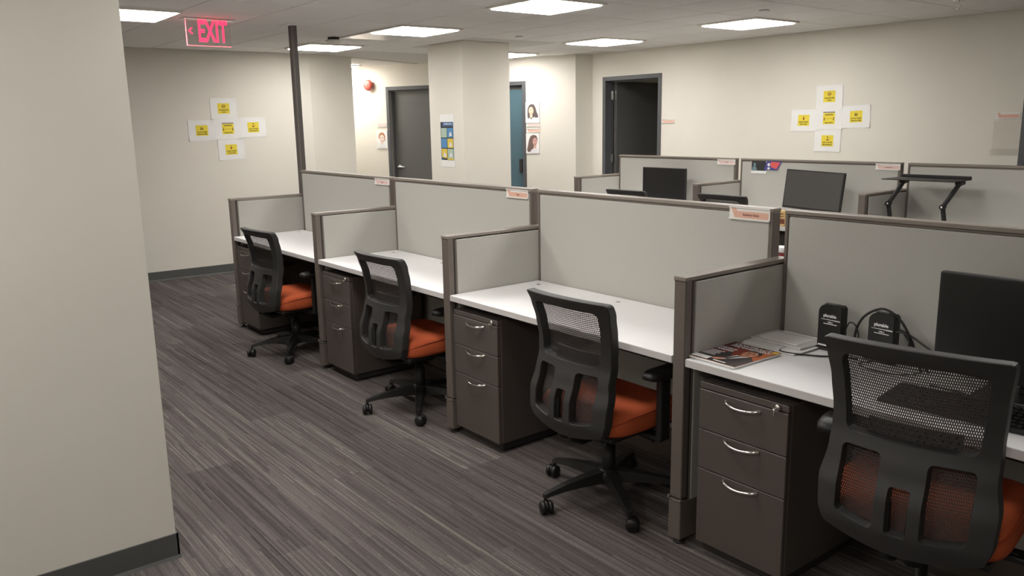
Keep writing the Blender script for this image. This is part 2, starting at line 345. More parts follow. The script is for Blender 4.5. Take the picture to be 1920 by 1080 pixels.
# ------------------------------------------------------------------ ceiling things
def panel_light(x0, y0, label, sz=0.60):
    o = thing('ceiling_light', label, 'ceiling light', ((x0+sz/2), (y0+sz/2), H-0.008), 0, 'square ceiling panel lights')
    h = sz/2; f = 0.022; mb = MB()
    for s in (-1, 1):
        mb.box(-h, min(s*h, s*(h-f)), -0.012, h, max(s*h, s*(h-f)), 0.004); mb.box(min(s*h, s*(h-f)), -h+f, -0.012, max(s*h, s*(h-f)), h-f, 0.004)
    mb.build('frame', 'trimw', o)
    mb = MB(); n = 6; hh = h-f
    mb.rbox(-hh+0.004, -hh+0.004, -0.020, hh-0.004, hh-0.004, 0.003, 0.006, 2)
    mb.build('diffuser', 'panel', o)
    return o
for x, y, lb in ((-0.955, 4.19, 'square ceiling light panel beside the exit sign'), (1.37, 5.90, 'square ceiling light panel by the smoke detector, near the end wall'),
                 (1.365, 4.13, 'square ceiling light panel adjoining the flat air diffuser'), (1.34, 2.36, 'square ceiling light panel above the third desk from the ceiling pole'),
                 (3.60, 4.08, 'square ceiling light panel in front of the open dark door'), (3.56, 2.30, 'square ceiling light panel with a round cover plate next to it, by long wall'),
                 (3.68, 5.86, 'square ceiling light panel between the column and the two portraits'), (2.70, 8.45, 'square ceiling light panel inside the corridor by the red alarm'),
                 (-0.955, 2.41, 'square ceiling light panel over the aisle beside the near wall'), (-0.955, 0.63, 'square ceiling light panel over the aisle before the third chair'), (1.35, -1.18, 'square ceiling light panel beyond the monitor of the front row'), (1.35, 0.59, 'square ceiling light panel above the desk with the docking stations'), (-3.05, -0.2, 'square ceiling light panel before the projecting near wall'), (-3.05, -2.2, 'square ceiling light panel in the open area opposite the desks')):
    panel_light(x, y, lb)
o = thing('air_diffuser', 'flat white square air diffuser hung from the ceiling beside a light', 'air vent', (1.667, 5.02, H-0.005))
MB().rbox(-0.27, -0.25, -0.010, 0.27, 0.25, -0.004, 0.002, 1).build('face_plate', 'gloss', o)
MB().box(-0.285, -0.268, -0.004, 0.285, 0.268, 0.0).build('neck', 'ceil', o)
o = thing('smoke_detector', 'round white smoke detector with dark collar on the ceiling', 'smoke detector', (1.347, 5.33, H))
MB().lathe([(0.0, -0.026), (0.05, -0.026), (0.055, -0.004), (0.055, 0), (0, 0)], seg=24).build('collar', 'under', o)
MB().lathe([(0.0, -0.062), (0.03, -0.061), (0.06, -0.054), (0.076, -0.042), (0.078, -0.034), (0.06, -0.027), (0, -0.026)], seg=28).build('dome', 'trimw', o)
for x, y, lb in ((2.84, 4.45, 'small round white cover plate on the ceiling before the column'), (3.27, 2.03, 'small round white cover plate on the ceiling beside a light panel')):
    o = thing('sprinkler_cover', lb, 'sprinkler cover', (x, y, H-0.005), 0, 'round ceiling cover plates')
    MB().lathe([(0.0, -0.012), (0.034, -0.012), (0.042, -0.008), (0.042, -0.004), (0, -0.004)], seg=24).build('cover', 'tile', o)
    MB().lathe([(0.0, -0.004), (0.036, -0.004), (0.036, 0), (0, 0)], seg=20).build('gap_ring', 'under', o)
o = thing('ceiling_sprinkler', 'small chrome sprinkler hanging from the ceiling', 'sprinkler', (4.03, 0.95, H-0.005))
MB().lathe([(0.0, -0.006), (0.035, -0.006), (0.04, 0), (0, 0)], seg=20).build('escutcheon', 'chrome', o)
mb = MB().tube([(0, 0, -0.005), (0, 0, -0.03)], 0.009, 10)
for s in (-1, 1): mb.tube([(0, s*0.009, -0.025), (0, s*0.016, -0.038), (0, s*0.012, -0.052), (0, 0, -0.06)], 0.003, 6)
mb.lathe([(0, -0.064), (0.022, -0.063), (0.022, -0.061), (0, -0.06)], seg=16); mb.build('nozzle', 'chrome', o)

ex = thing('exit_sign', 'edge-lit clear exit sign with red letters and arrow', 'exit sign', (-0.065, 4.54, H-0.005))
MB().rbox(-0.19, -0.045, -0.012, 0.19, 0.045, 0.0, 0.003, 1).build('ceiling_plate', 'steel', ex)
pl = MB().rbox(-0.165, -0.005, -0.195, 0.16, 0.005, -0.012, 0.002, 1).build('acrylic_panel', 'glass', ex)
F = Flat((0, -0.006, -0.10), (1, 0, 0), (0, 0, 1))
mb = MB(); F.text(mb, 'EXIT', 0.215, 0.026, 0.0, 0.0, bold=0.022, sx=0.50); mb.build('exit_letters', 'exit', pl)
mb = MB(); F.poly(mb, [(-0.156, 0.008), (-0.128, 0.034), (-0.119, 0.027), (-0.141, 0.008), (-0.119, -0.011), (-0.128, -0.018)], 0, 0.0008); mb.build('arrow', 'exit', pl)
mb = MB().box(-0.166, -0.0055, -0.199, 0.161, 0.0055, -0.1955).box(-0.169, -0.0055, -0.199, -0.1655, 0.0055, -0.014); mb.build('lit_edge', 'exitedge', pl)

pole = thing('ceiling_pole', 'tall dark grey power pole from cubicle to ceiling', 'pole', (0.622, 4.60, 0))
MB().rbox(-0.025, -0.035, 0.0, 0.025, 0.022, H-0.012, 0.003, 1).build('shaft', 'poledark', pole)
MB().box(-0.024, -0.0368, 0.0, -0.010, -0.0352, H-0.014).build('channel_cover', 'rail', pole)
MB().rbox(-0.075, -0.10, H-0.013, 0.075, 0.075, H-0.005, 0.002, 1).build('ceiling_plate', 'tile', pole)

# ------------------------------------------------------------------ cubicles
W, T, DP, ZL, ZS, ZD = 1.524, 0.054, 0.592, 1.043, 1.239, 0.743
def divider(x0, y, label, group):
    o = thing('cubicle_divider', label, 'divider', (x0, y, 0), 0, group)
    E_ = DP+0.05
    MB().rbox(0.0, 0.0, 0.19, 0.036, T, ZL-0.014, 0.003, 1).build('end_post', 'rail', o)
    MB().box(0.036, 0.004, 0.10, 0.046, T-0.004, ZL-0.016).build('post_groove', 'under', o)
    MB().rbox(0.046, 0.002, 0.10, 0.056, T-0.002, ZL-0.016, 0.002, 1).build('side_rail', 'rail', o)
    MB().rbox(E_-0.018, 0.002, 0.10, E_, T-0.002, ZL-0.016, 0.002, 1).build('side_rail', 'rail', o)
    MB().rbox(-0.003, -0.001, ZL-0.016, E_, T+0.001, ZL, 0.003, 2).build('top_cap', 'railtop', o)
    MB().rbox(0.056, -0.001, 0.16, E_-0.018, 0.012, ZL-0.022, 0.003, 1).build('fabric_panel', 'fabric', o)
    MB().rbox(0.056, T-0.012, 0.16, E_-0.018, T+0.001, ZL-0.022, 0.003, 1).build('fabric_panel', 'fabric', o)
    MB().rbox(-0.004, -0.002, 0.025, E_, T+0.002, 0.178, 0.003, 1).build('base_cover', 'rail', o)
    mb = MB().rbox(-0.006, -0.004, 0.178, 0.02, T+0.004, 0.185, 0.002, 1)
    mb.rbox(-0.009, T-0.006, 0.182, 0.002, T+0.006, 0.196, 0.002, 1); mb.rbox(-0.009, -0.005, 0.180, 0.002, 0.006, 0.19, 0.002, 1)
    mb.build('bracket', 'rail', o)
    for xx in (0.03, E_-0.06):
        MB().lathe([(0, 0), (0.024, 0), (0.022, 0.006), (0.008, 0.01), (0.006, 0.03), (0, 0.03)], (xx, T/2, 0), seg=16).build('levelling_foot', 'under', o)
    return o
def spine(x0, ya, yb, label, group):
    """tall panel from ya to yb, its front at x0+DP"""
    o = thing('office_partition', label, 'partition', (x0+DP, ya, 0), 0, group); L = yb-ya; t = 0.05
    MB().rbox(-0.003, 0, ZS-0.016, t+0.003, L, ZS, 0.003, 2).build('top_cap', 'railtop', o)
    for a in (0.0, L-0.016): MB().rbox(0, a, 0.10, t, a+0.016, ZS-0.016, 0.003, 1).build('end_rail', 'rail', o)
    mb = MB().rbox(0.002, 0.016, ZS-0.026, t-0.002, L-0.016, ZS-0.016, 0.002, 1); mb.build('upper_rail', 'rail', o)
    MB().rbox(0.0, 0.018, 0.16, 0.014, L-0.018, ZS-0.027, 0.003, 1).build('fabric_panel', 'fabric', o)
    MB().rbox(t-0.014, 0.018, 0.16, t, L-0.018, ZS-0.027, 0.003, 1).build('fabric_panel', 'fabric', o)
    MB().rbox(-0.002, 0, 0.0, t+0.002, L, 0.15, 0.003, 1).build('base_cover', 'rail', o)
    return o
def desk(x0, ya, yb, label, group, back=False, grom=True):
    o = thing('desk', label, 'desk', (x0, ya+0.003, 0), 0, group); L = yb-ya-0.006; d = DP-0.006
    top = MB().rbox(0.002, 0.002, ZD-0.030, d, L-0.002, ZD, 0.002, 2).build('desktop', 'desk', o)
    MB().box(0.0, 0.003, ZD-0.028, 0.002, L-0.003, ZD-0.002).build('edge_band', 'deskedge', top)
    MB().rbox(0.10, 0.02, ZD-0.075, 0.13, L-0.02, ZD-0.030, 0.003, 1).rbox(0.42, 0.02, ZD-0.075, 0.45, L-0.02, ZD-0.030, 0.003, 1).build('support_rail', 'under', o)
    for a in (0.0, L-0.006):
        MB().prism([(0.06, ZD-0.032), (d, ZD-0.23), (d, ZD-0.030), (0.06, ZD-0.030)][::-1], 'y', a, a+0.006).build('cantilever_bracket', 'under', o)
    if grom:
        for gy in (L-0.10, L/2+0.04):
            g = MB().lathe([(0, -0.002), (0.040, -0.002), (0.040, 0.0006), (0.037, 0.0010), (0.0, 0.0010)], (0.515, gy, ZD), seg=28).build('grommet', 'desk', top)
            MB().box(0.497, gy-0.012, ZD+0.001, 0.512, gy+0.012, ZD+0.0014).build('grommet_slot', 'steel', g)
    return o
ORD = ['', 'nearest the ceiling pole', 'second from the ceiling pole', 'third from the ceiling pole', 'holding the docking stations']
divider(0, 3*W, 'low grey divider panel standing at the foot of the ceiling pole', 'low dividers of the front row')
divider(0, 2*W, 'low grey divider panel, second from the ceiling pole', 'low dividers of the front row')
divider(0, 1*W, 'low grey divider panel, third from the ceiling pole', 'low dividers of the front row')
divider(0, 0*W, 'low grey divider panel beside the magazine, fourth from the ceiling pole', 'low dividers of the front row')
for k, nm in ((3, 'beside the ceiling pole'), (2, 'second from the ceiling pole'), (1, 'third from the ceiling pole'), (0, 'behind the black docking stations')):
    spine(0, (k-1)*W+T, k*W-0.0 if k < 3 else 3*W-0.02, 'tall grey fabric cubicle panel of the front row, '+nm, 'tall panels of the front row')
    desk(0, (k-1)*W+T, k*W, 'white front-row desk '+{3: 'beside the ceiling pole', 2: 'second from the ceiling pole', 1: 'third from the ceiling pole', 0: 'with the magazine and docking stations'}[k], 'front row desks')
bd = thing('desk', 'white desk on the rear side of the front cubicle row', 'desk', (0.648, T, 0))
tp = MB().rbox(0.0, 0.0, ZD-0.03, 0.58, W-T, ZD, 0.002, 2).build('desktop', 'desk', bd)
for a in (0.02, W-T-0.05): MB().rbox(0.04, a, 0.0, 0.54, a+0.03, ZD-0.03, 0.003, 1).build('end_leg', 'under', bd)
# second row
X2, Y2 = 3.41, 1.206
for k, nm in ((2, 'next to the open dark door'), (1, 'between the two monitors'), (0, 'beside the laptop stand')):
    divider(X2, Y2+k*W, 'low grey divider panel of the rear row, '+nm, 'low dividers of the rear row')
for k, nm, nd in ((2, 'behind the narrow black monitor', 'under the narrow black monitor'), (1, 'with two pinned cards', 'under the wide tilted monitor'), (0, 'behind the laptop stand', 'under the laptop stand')):
    spine(X2, Y2+(k-1)*W+T, Y2+k*W, 'tall grey fabric panel of the rear cubicle row, '+nm, 'tall panels of the rear row')
    desk(X2, Y2+(k-1)*W+T, Y2+k*W, 'white rear-row desk '+nd, 'rear row desks', grom=False)

# ------------------------------------------------------------------ drawer pedestals
def pedestal():
    o = thing('drawer_pedestal', 'x', 'drawer unit', (0, 0, 0), 0, 'mobile drawer pedestals')
    w_, d_ = 0.366, 0.52
    MB().rbox(0.022, 0.0, 0.05, d_, w_, 0.672, 0.003, 1).build('body', 'ped', o)
    MB().rbox(0.03, 0.012, 0.012, d_-0.03, w_-0.012, 0.05, 0.002, 1).build('plinth', 'under', o)
    MB().rbox(0.003, 0.001, 0.6485, 0.022, w_-0.001, 0.672, 0.002, 1).build('top_strip', 'pedfront', o)
    for z0, z1, hz in ((0.4965, 0.6455, 0.625), (0.3455, 0.4935, 0.480), (0.052, 0.3425, 0.329)):
        dr = MB().rbox(0.0, 0.001, z0, 0.022, w_-0.001, z1, 0.002, 1).build('drawer', 'pedfront', o)
        y0, y1 = 0.108, 0.250; path = []; n = 12
        for i in range(n+1):
            u = i/n; s_ = math.sin(PI*u); path.append((-0.001-0.026*s_**0.6 if 0 < u < 1 else 0.001, y0+(y1-y0)*u, hz-0.007*s_))
        MB().tube(path, [0.0048+0.0022*(1-math.sin(PI*i/n)) for i in range(n+1)], 8).build('handle', 'chrome', dr)
    lk = MB().lathe([(0.0, 0.004), (0.010, 0.002), (0.0115, -0.004), (0.009, -0.008), (0.0, -0.009)], (0.0, 0.040, 0.660), 'x', 18).build('lock', 'chrome', o)
    mb = MB().box(-0.010, 0.049, 0.650, -0.0085, 0.052, 0.658).lathe([(0.0, 0), (0.006, 0), (0.006, 0.0015), (0, 0.0015)], (-0.010, 0.0505, 0.648), 'x', 10).box(-0.010, 0.0485, 0.628, -0.009, 0.0515, 0.643)
    mb.build('key', 'chrome', lk)
    for x in (0.06, d_-0.07):
        for y in (0.05, w_-0.05): MB().lathe([(0, -0.008), (0.012, -0.008), (0.015, -0.004), (0.015, 0.004), (0.012, 0.008), (0, 0.008)], (x, y, 0.0151), 'y', 14).build('caster', 'rubber', o)
    return o
ped = pedestal()
for i, (x, y, lb) in enumerate(((0.012, -0.430, 'dark grey three-drawer pedestal under the desk with the magazine'), (0.012, 1.143, 'dark grey three-drawer pedestal under the third desk from the ceiling pole'),
                                (0.012, 2.650, 'dark grey three-drawer pedestal under the second desk from the ceiling pole'), (0.012, 4.190, 'dark grey three-drawer pedestal under the desk beside the ceiling pole'))):
    p = ped if i == 0 else copy_tree(ped)
    p.location = (x, y, 0); p['label'] = lb

# ------------------------------------------------------------------ office chairs
def lerp_tab(tab, z):
    if z <= tab[0][0]: return tab[0][1]
    for (a, va), (b, vb) in zip(tab, tab[1:]):
        if z <= b:
            u = (z-a)/(b-a); u = u*u*(3-2*u)*0.5+u*0.5
            return va+(vb-va)*u
    return tab[-1][1]
PROF = [(0.34, -0.216), (0.42, -0.240), (0.50, -0.236), (0.58, -0.210), (0.66, -0.190), (0.72, -0.190), (0.80, -0.203), (0.87, -0.224), (0.925, -0.250)]
WID = [(0.385, 0.206), (0.44, 0.222), (0.52, 0.226), (0.60, 0.212), (0.70, 0.210), (0.80, 0.217), (0.91, 0.230)]
def back_x(y, z): return lerp_tab(PROF, z) + 0.042*((y/0.22)**2-1)
def back_frame_mesh():
    step = 0.012; out = []
    zs = [0.398+step*i for i in range(int((0.905-0.398)/step)+1)]
    right = [(-lerp_tab(WID, z), z) for z in zs]                       # going up at negative y
    topc = [(-0.2295, 0.912), (-0.225, 0.919), (-0.216, 0.922)]
    top = [(-0.216+0.432*i/34, 0.922+0.006*math.sin(PI*i/34)) for i in range(1, 34)]
    left = [(-a, b) for a, b in reversed(right)]; topl = [(-a, b) for a, b in reversed(topc)]
    bl = [(0.204, 0.388), (0.194, 0.382)]
    bot = [(0.194-0.388*i/34, 0.382-0.030*math.sin(PI*i/34)) for i in range(1, 34)]
    br = [(-0.194, 0.382), (-0.204, 0.388)]
    outer = right+topc+top+topl+left+bl+bot+br                          # clockwise or not: irrelevant to the CDT
    def rr(y0, z0, y1, z1, r, n=4, sag=0.0):
        pts = []
        for cx, cz, a0 in ((y1-r, z1-r, 0), (y0+r, z1-r, PI/2), (y0+r, z0+r, PI), (y1-r, z0+r, 1.5*PI)):
            for i in range(n+1): pts.append((cx+r*math.cos(a0+PI/2*i/n), cz+r*math.sin(a0+PI/2*i/n)))
        dense = []
        for i, p in enumerate(pts):
            q = pts[(i+1) % len(pts)]; L = math.hypot(q[0]-p[0], q[1]-p[1]); m = max(1, int(L/0.014))
            for k in range(m): dense.append((p[0]+(q[0]-p[0])*k/m, p[1]+(q[1]-p[1])*k/m))
        return dense
    hol = [rr(-0.163, 0.658, 0.163, 0.878, 0.022), rr(-0.166, 0.430, -0.060, 0.622, 0.014), rr(0.060, 0.430, 0.166, 0.622, 0.014), rr(-0.026, 0.420, 0.026, 0.545, 0.008)]
    hol[0] = [(y*(1+0.10*(z-0.66)/0.228), z+0.006*math.cos(y/0.172*PI/2)*(z > 0.8)) for y, z in hol[0]]
    for h_ in (1, 2): hol[h_] = [(y, z+(0.020*(abs(y)/0.17)**2-0.012 if z < 0.48 else 0)) for y, z in hol[h_]]
    loops = [outer]+hol; vs = []; es = []
    for lp in loops:
        o = len(vs); vs += [Vector(p) for p in lp]; es += [(o+i, o+(i+1) % len(lp)) for i in range(len(lp))]
    def inside(p, lp):
        c = False; n = len(lp)
        for i in range(n):
            a, b = lp[i], lp[(i+1) % n]
            if (a[1] > p[1]) != (b[1] > p[1]) and p[0] < (b[0]-a[0])*(p[1]-a[1])/(b[1]-a[1])+a[0]: c = not c
        return c
    for i in range(-18, 19):
        for j in range(49):
            p = (i*0.0125, 0.345+j*0.0125)
            if inside(p, outer) and not any(inside(p, h_) for h_ in hol) and min((p[0]-a)**2+(p[1]-b)**2 for lp in loops for a, b in lp) > 0.0075**2: vs.append(Vector(p))
    V, E2, F2, _, _, _ = delaunay_2d_cdt(vs, es, [], 1, 1e-5)
    tri = []
    for f in F2:
        c = sum((V[i] for i in f), Vector((0, 0)))/len(f)
        if inside(c, outer) and not any(inside(c, h_) for h_ in hol): tri.append(list(f))
    tri = [f if (V[f[1]]-V[f[0]]).cross(V[f[2]]-V[f[0]]) > 0 else f[::-1] for f in tri]
    cnt = {}
    for f in tri:
        for i in range(3):
            a, b = f[i], f[(i+1) % 3]; cnt.setdefault((min(a, b), max(a, b)), []).append((a, b))
    bnd = [l[0] for l in cnt.values() if len(l) == 1]
    def Q(i, t_): return (back_x(V[i].x, V[i].y)+t_, V[i].x, V[i].y)
    # the outline is pulled in by a small chamfer on the rear side
    nrm = {}
    for a_, b_ in bnd:
        d_ = (V[b_]-V[a_]).normalized(); n_ = Vector((-d_.y, d_.x))
        for i in (a_, b_): nrm[i] = nrm.get(i, Vector((0, 0)))+n_
    def C(i, t_, k):
        p = V[i]+nrm[i].normalized()*k*0.002; return (back_x(p.x, p.y)+t_, p.x, p.y)
    ordered = [f if (V[f[1]]-V[f[0]]).cross(V[f[2]]-V[f[0]]) > 0 else f[::-1] for f in tri]
    mb = MB(); n = len(V)
    mb.add([C(i, -0.011, 1) if i in nrm else Q(i, -0.011) for i in range(n)], [f[::-1] for f in ordered], 0, True)
    mb.add([Q(i, 0.028) for i in range(n)], ordered, 0, True)
    for a_, b_ in bnd:
        mb.add([C(a_, -0.011, 1), C(b_, -0.011, 1), Q(b_, -0.006), Q(a_, -0.006)], [(0, 1, 2, 3)])
        mb.add([Q(a_, -0.006), Q(b_, -0.006), Q(b_, 0.028), Q(a_, 0.028)], [(0, 1, 2, 3)])
    return mb.mesh('back_frame', 'plastic')
def back_mesh_net():
    """woven net: staggered elongated cells, every strand a thin ribbon"""
    mb = MB(); px, pz, hw = 0.0056, 0.0082, 0.00165; vs = []; fs = []
    def P(y, z): return (back_x(y, z)+0.0295, y, z)
    def ribbon(a, b):
        dy, dz = b[0]-a[0], b[1]-a[1]; L = math.hypot(dy, dz); ny, nz = -dz/L*hw, dy/L*hw; o = len(vs)
        for y, z in ((a[0]+ny, a[1]+nz), (b[0]+ny, b[1]+nz), (b[0]-ny, b[1]-nz), (a[0]-ny, a[1]-nz)): vs.append(P(y, z))
        fs.append((o, o+1, o+2, o+3))
    z = 0.405; r = 0
    while z < 0.900:
        lim = lerp_tab(WID, z)-0.012; n = int(lim/px); off = 0.5*px if r % 2 else 0.0
        for i in range(-n, n+1):
            y = i*px+off; ribbon((y, z), (y, z+pz*0.62))
            ribbon((y, z+pz*0.62), (y+0.5*px, z+pz)); ribbon((y, z+pz*0.62), (y-0.5*px, z+pz))
        z += pz; r += 1
    return mb.add(vs, fs).mesh('back_mesh', 'mesh')
def make_chair():
    o = thing('office_chair', 'x', 'chair', (0, 0, 0), 0, 'mesh-back office chairs')
    up = lambda name, me: link(name, me, o)
    up('back_frame', back_frame_mesh()); net = up('back_mesh', back_mesh_net())
    mb = MB(); n = 14
    def LP(y, z, d): return (back_x(y, z)+0.0315+d, y, z)
    g = []
    for j in range(5):
        for i in range(n+1): g.append((-0.118+0.236*i/n, 0.641+0.056*j/4))
    a = [LP(y, z, 0) for y, z in g]; b = [LP(y, z, 0.012) for y, z in g]; N = len(g); q = n+1
    fs = [(j*q+i, j*q+i+1, (j+1)*q+i+1, (j+1)*q+i) for j in range(4) for i in range(n)]
    mb.add(a+b, [f[::-1] for f in fs]+[[i+N for i in f] for f in fs])
    rim = [i for i in range(q)]+[j*q+n for j in range(1, 5)]+[4*q+i for i in range(n-1, -1, -1)]+[j*q for j in range(3, 0, -1)]
    mb.add(a+b, [(rim[i], rim[(i+1) % len(rim)], rim[(i+1) % len(rim)]+N, rim[i]+N) for i in range(len(rim))])
    for j in range(4):
        for i in range(13):
            y, z = -0.108+0.018*i+(0.009 if j % 2 else 0)*0.6, 0.648+0.014*j; c = LP(y, z, -0.001)
            mb.lathe([(0.0, -0.002), (0.0035, -0.0012), (0.004, 0.001), (0, 0.001)], c, 'x', 6)
    mb.build('lumbar_support', 'black', o)
    # seat cushion: rings of a superellipse, dished top, waterfall front
    ring = []; seg = 40
    def outline(s_, dx=0.0):
        pts = []
        for k in range(seg):
            t = 2*PI*k/seg; c, s = math.cos(t), math.sin(t); e = 0.42
            pts.append((0.012+dx+0.238*s_*math.copysign(abs(c)**e, c), 0.242*s_*math.copysign(abs(s)**e, s)))
        return pts
    lv = [(0.90, 0.372), (0.975, 0.378), (1.0, 0.395), (1.0, 0.420), (0.985, 0.438), (0.955, 0.452), (0.86, 0.461), (0.70, 0.462), (0.45, 0.459), (0.2, 0.457)]
    def sz(x, y, z):  # front edge rolls down, sides rise a little
        zz = z
        if z > 0.40: zz += 0.010*(y/0.24)**2 - 0.022*max(0, (x-0.12)/0.13)**2 - 0.010*max(0, (-x-0.12)/0.11)**2
        return zz
    vs = []
    for s_, z in lv:
        for x, y in outline(s_): vs.append((x, y, sz(x, y, z)))
    fs = [(i*seg+k, i*seg+(k+1) % seg, (i+1)*seg+(k+1) % seg, (i+1)*seg+k) for i in range(len(lv)-1) for k in range(seg)]
    mb = MB().add(vs, fs, 0, True); mb.add(vs[-seg:], [list(range(seg))], 0, True); mb.add(vs[:seg], [list(range(seg))[::-1]])
    st = mb.build('seat', 'seat', o)
    pth = [(x, y, sz(x, y, 0.4425)-0.030*max(0, (-x-0.02)/0.21)**2) for x, y in outline(0.992)]
    MB().tube(pth+[pth[0]], 0.0032, 6, cap=False).build('welt', 'welt', st)
    MB().rbox(-0.20, -0.21, 0.352, 0.22, 0.21, 0.374, 0.008, 2).build('seat_pan', 'black', o)
    mb = MB().rbox(-0.12, -0.085, 0.295, 0.12, 0.085, 0.352, 0.012, 2)
    mb.tube([(0.02, -0.08, 0.325), (0.02, -0.20, 0.322), (0.02, -0.235, 0.320)], [0.006, 0.006, 0.009], 8)
    mb.build('mechanism', 'black', o)
    mb = MB()
    for s in (-1, 1): mb.tube([(-0.09, s*0.03, 0.318), (-0.19, s*0.03, 0.312), (-0.245, s*0.03, 0.34), (-0.268, s*0.03, 0.42), (-0.262, s*0.03, 0.50)], [0.016, 0.016, 0.015, 0.012, 0.010], 8)
    mb.build('back_bracket', 'black', o)
    for s in (-1, 1):
        mb = MB().rbox(0.0, min(s*0.255, s*0.285), 0.335, 0.062, max(s*0.255, s*0.285), 0.60, 0.010, 2)
        mb.rbox(0.0, min(s*0.12, s*0.285), 0.330, 0.06, max(s*0.12, s*0.285), 0.350, 0.006, 2)
        arm = mb.build('armrest', 'black', o)
        lo, hi = min(s*0.232, s*0.318), max(s*0.232, s*0.318); c = (lo+hi)/2; h_ = (hi-lo)/2; vs = []; sg = 28
        for sc, z in ((0.82, 0.598), (1.0, 0.606), (1.0, 0.622), (0.88, 0.632), (0.5, 0.634)):
            for k in range(sg):
                t = 2*PI*k/sg; cc, ss = math.cos(t), math.sin(t)
                vs.append((0.045+0.125*sc*math.copysign(abs(cc)**0.6, cc), c+h_*sc*math.copysign(abs(ss)**0.6, ss), z))
        mb = MB().add(vs, [(i*sg+k, i*sg+(k+1) % sg, (i+1)*sg+(k+1) % sg, (i+1)*sg+k) for i in range(4) for k in range(sg)], 0, True)
        mb.add(vs[:sg], [list(range(sg))[::-1]]); mb.add(vs[-sg:], [list(range(sg))]); mb.build('arm_pad', 'black', arm)
    return o
def add_base(o, star, dz):
    """gas lift and five-star base stay on the floor: the chair's origin is at floor level"""
    MB().lathe([(0, 0.09), (0.030, 0.09), (0.030, 0.235), (0.017, 0.238), (0.017, 0.296+dz), (0, 0.296+dz)], seg=18).build('gas_lift', 'black', o)
    MB().lathe([(0, 0.068), (0.040, 0.068), (0.052, 0.085), (0.050, 0.118), (0.036, 0.132), (0, 0.132)], seg=20).build('hub', 'black', o)
    for k in range(5):
        a = PI+star+2*PI*k/5; ca, sa = math.cos(a), math.sin(a)
        def P(r, s, z): return (r*ca-s*sa, r*sa+s*ca, z)
        vs = []; sec = ((0.03, 0.030, 0.078, 0.128), (0.12, 0.026, 0.082, 0.122), (0.22, 0.021, 0.080, 0.106), (0.30, 0.016, 0.070, 0.088), (0.318, 0.013, 0.064, 0.082))
        for r, hwid, z0, z1 in sec: vs += [P(r, -hwid, z0), P(r, hwid, z0), P(r, hwid*0.75, z1), P(r, -hwid*0.75, z1)]
        fs = [(i*4+q, i*4+(q+1) % 4, (i+1)*4+(q+1) % 4, (i+1)*4+q) for i in range(len(sec)-1) for q in range(4)]
        MB().add(vs, fs+[(3, 2, 1, 0), tuple(len(vs)-4+i for i in range(4))]).build('base_leg', 'black', o)
        c = P(0.312, 0, 0); b = a+PI/2+random.uniform(-0.5, 0.5); wx, wy = math.cos(b), math.sin(b)
        mt = Matrix(((wx, -wy, 0, c[0]-wy*0.0), (wy, wx, 0, c[1]), (0, 0, 1, 0), (0, 0, 0, 1)))
        mb = MB()
        for s in (-1, 1): mb.lathe([(0, s*0.006), (0.024, s*0.006), (0.028, s*0.010), (0.028, s*0.020), (0.022, s*0.026), (0.0, s*0.027)][::s], (0.012, 0, 0.028), 'y', 18)
        mb.lathe([(0, -0.006), (0.022, -0.006), (0.022, 0.006), (0, 0.006)], (0.012, 0, 0.034), 'y', 14)
        cs = mb.xf(mt).build('caster', 'rubber', o)
        MB().tube([(0, 0, 0.045), (0, 0, 0.075)], 0.008, 8).xf(mt).build('caster_stem', 'black', cs)
upper = make_chair()
spots = [(0.098, 0.481, 0.016, -0.197, 0.0, 'black mesh office chair with orange seat at the third desk from the ceiling pole'),
         (0.105, 2.012, 0.033, -0.285, -0.012, 'black mesh office chair with orange seat at the second desk from the ceiling pole'),
         (0.050, 3.593, 0.066, -0.312, -0.015, 'black mesh office chair with orange seat at the desk beside the ceiling pole'),
         (0.023, -0.885, 0.162, 0.25, 0.096, 'black mesh office chair with orange seat at the desk with the magazine'),
         (3.46, 3.42, 0.05, 0.1, 0.045, 'black mesh office chair behind the tall panels, in front of the narrow monitor'),
         (3.44, 2.32, 0.02, 0.4, 0.065, 'black mesh office chair behind the tall panels, in front of the two pinned cards')]
chairs = [upper]+[copy_tree(upper) for _ in spots[1:]]
for c, (x, y, a, star, dz, lb) in zip(chairs, spots):
    c.location = (x, y, 0); c.rotation_euler = (0, 0, a); c['label'] = lb
    for ch in c.children: ch.location.z += dz - (0.030 if dz > 0.08 and ch.name.startswith('armrest') else 0)
    add_base(c, star-a, dz)

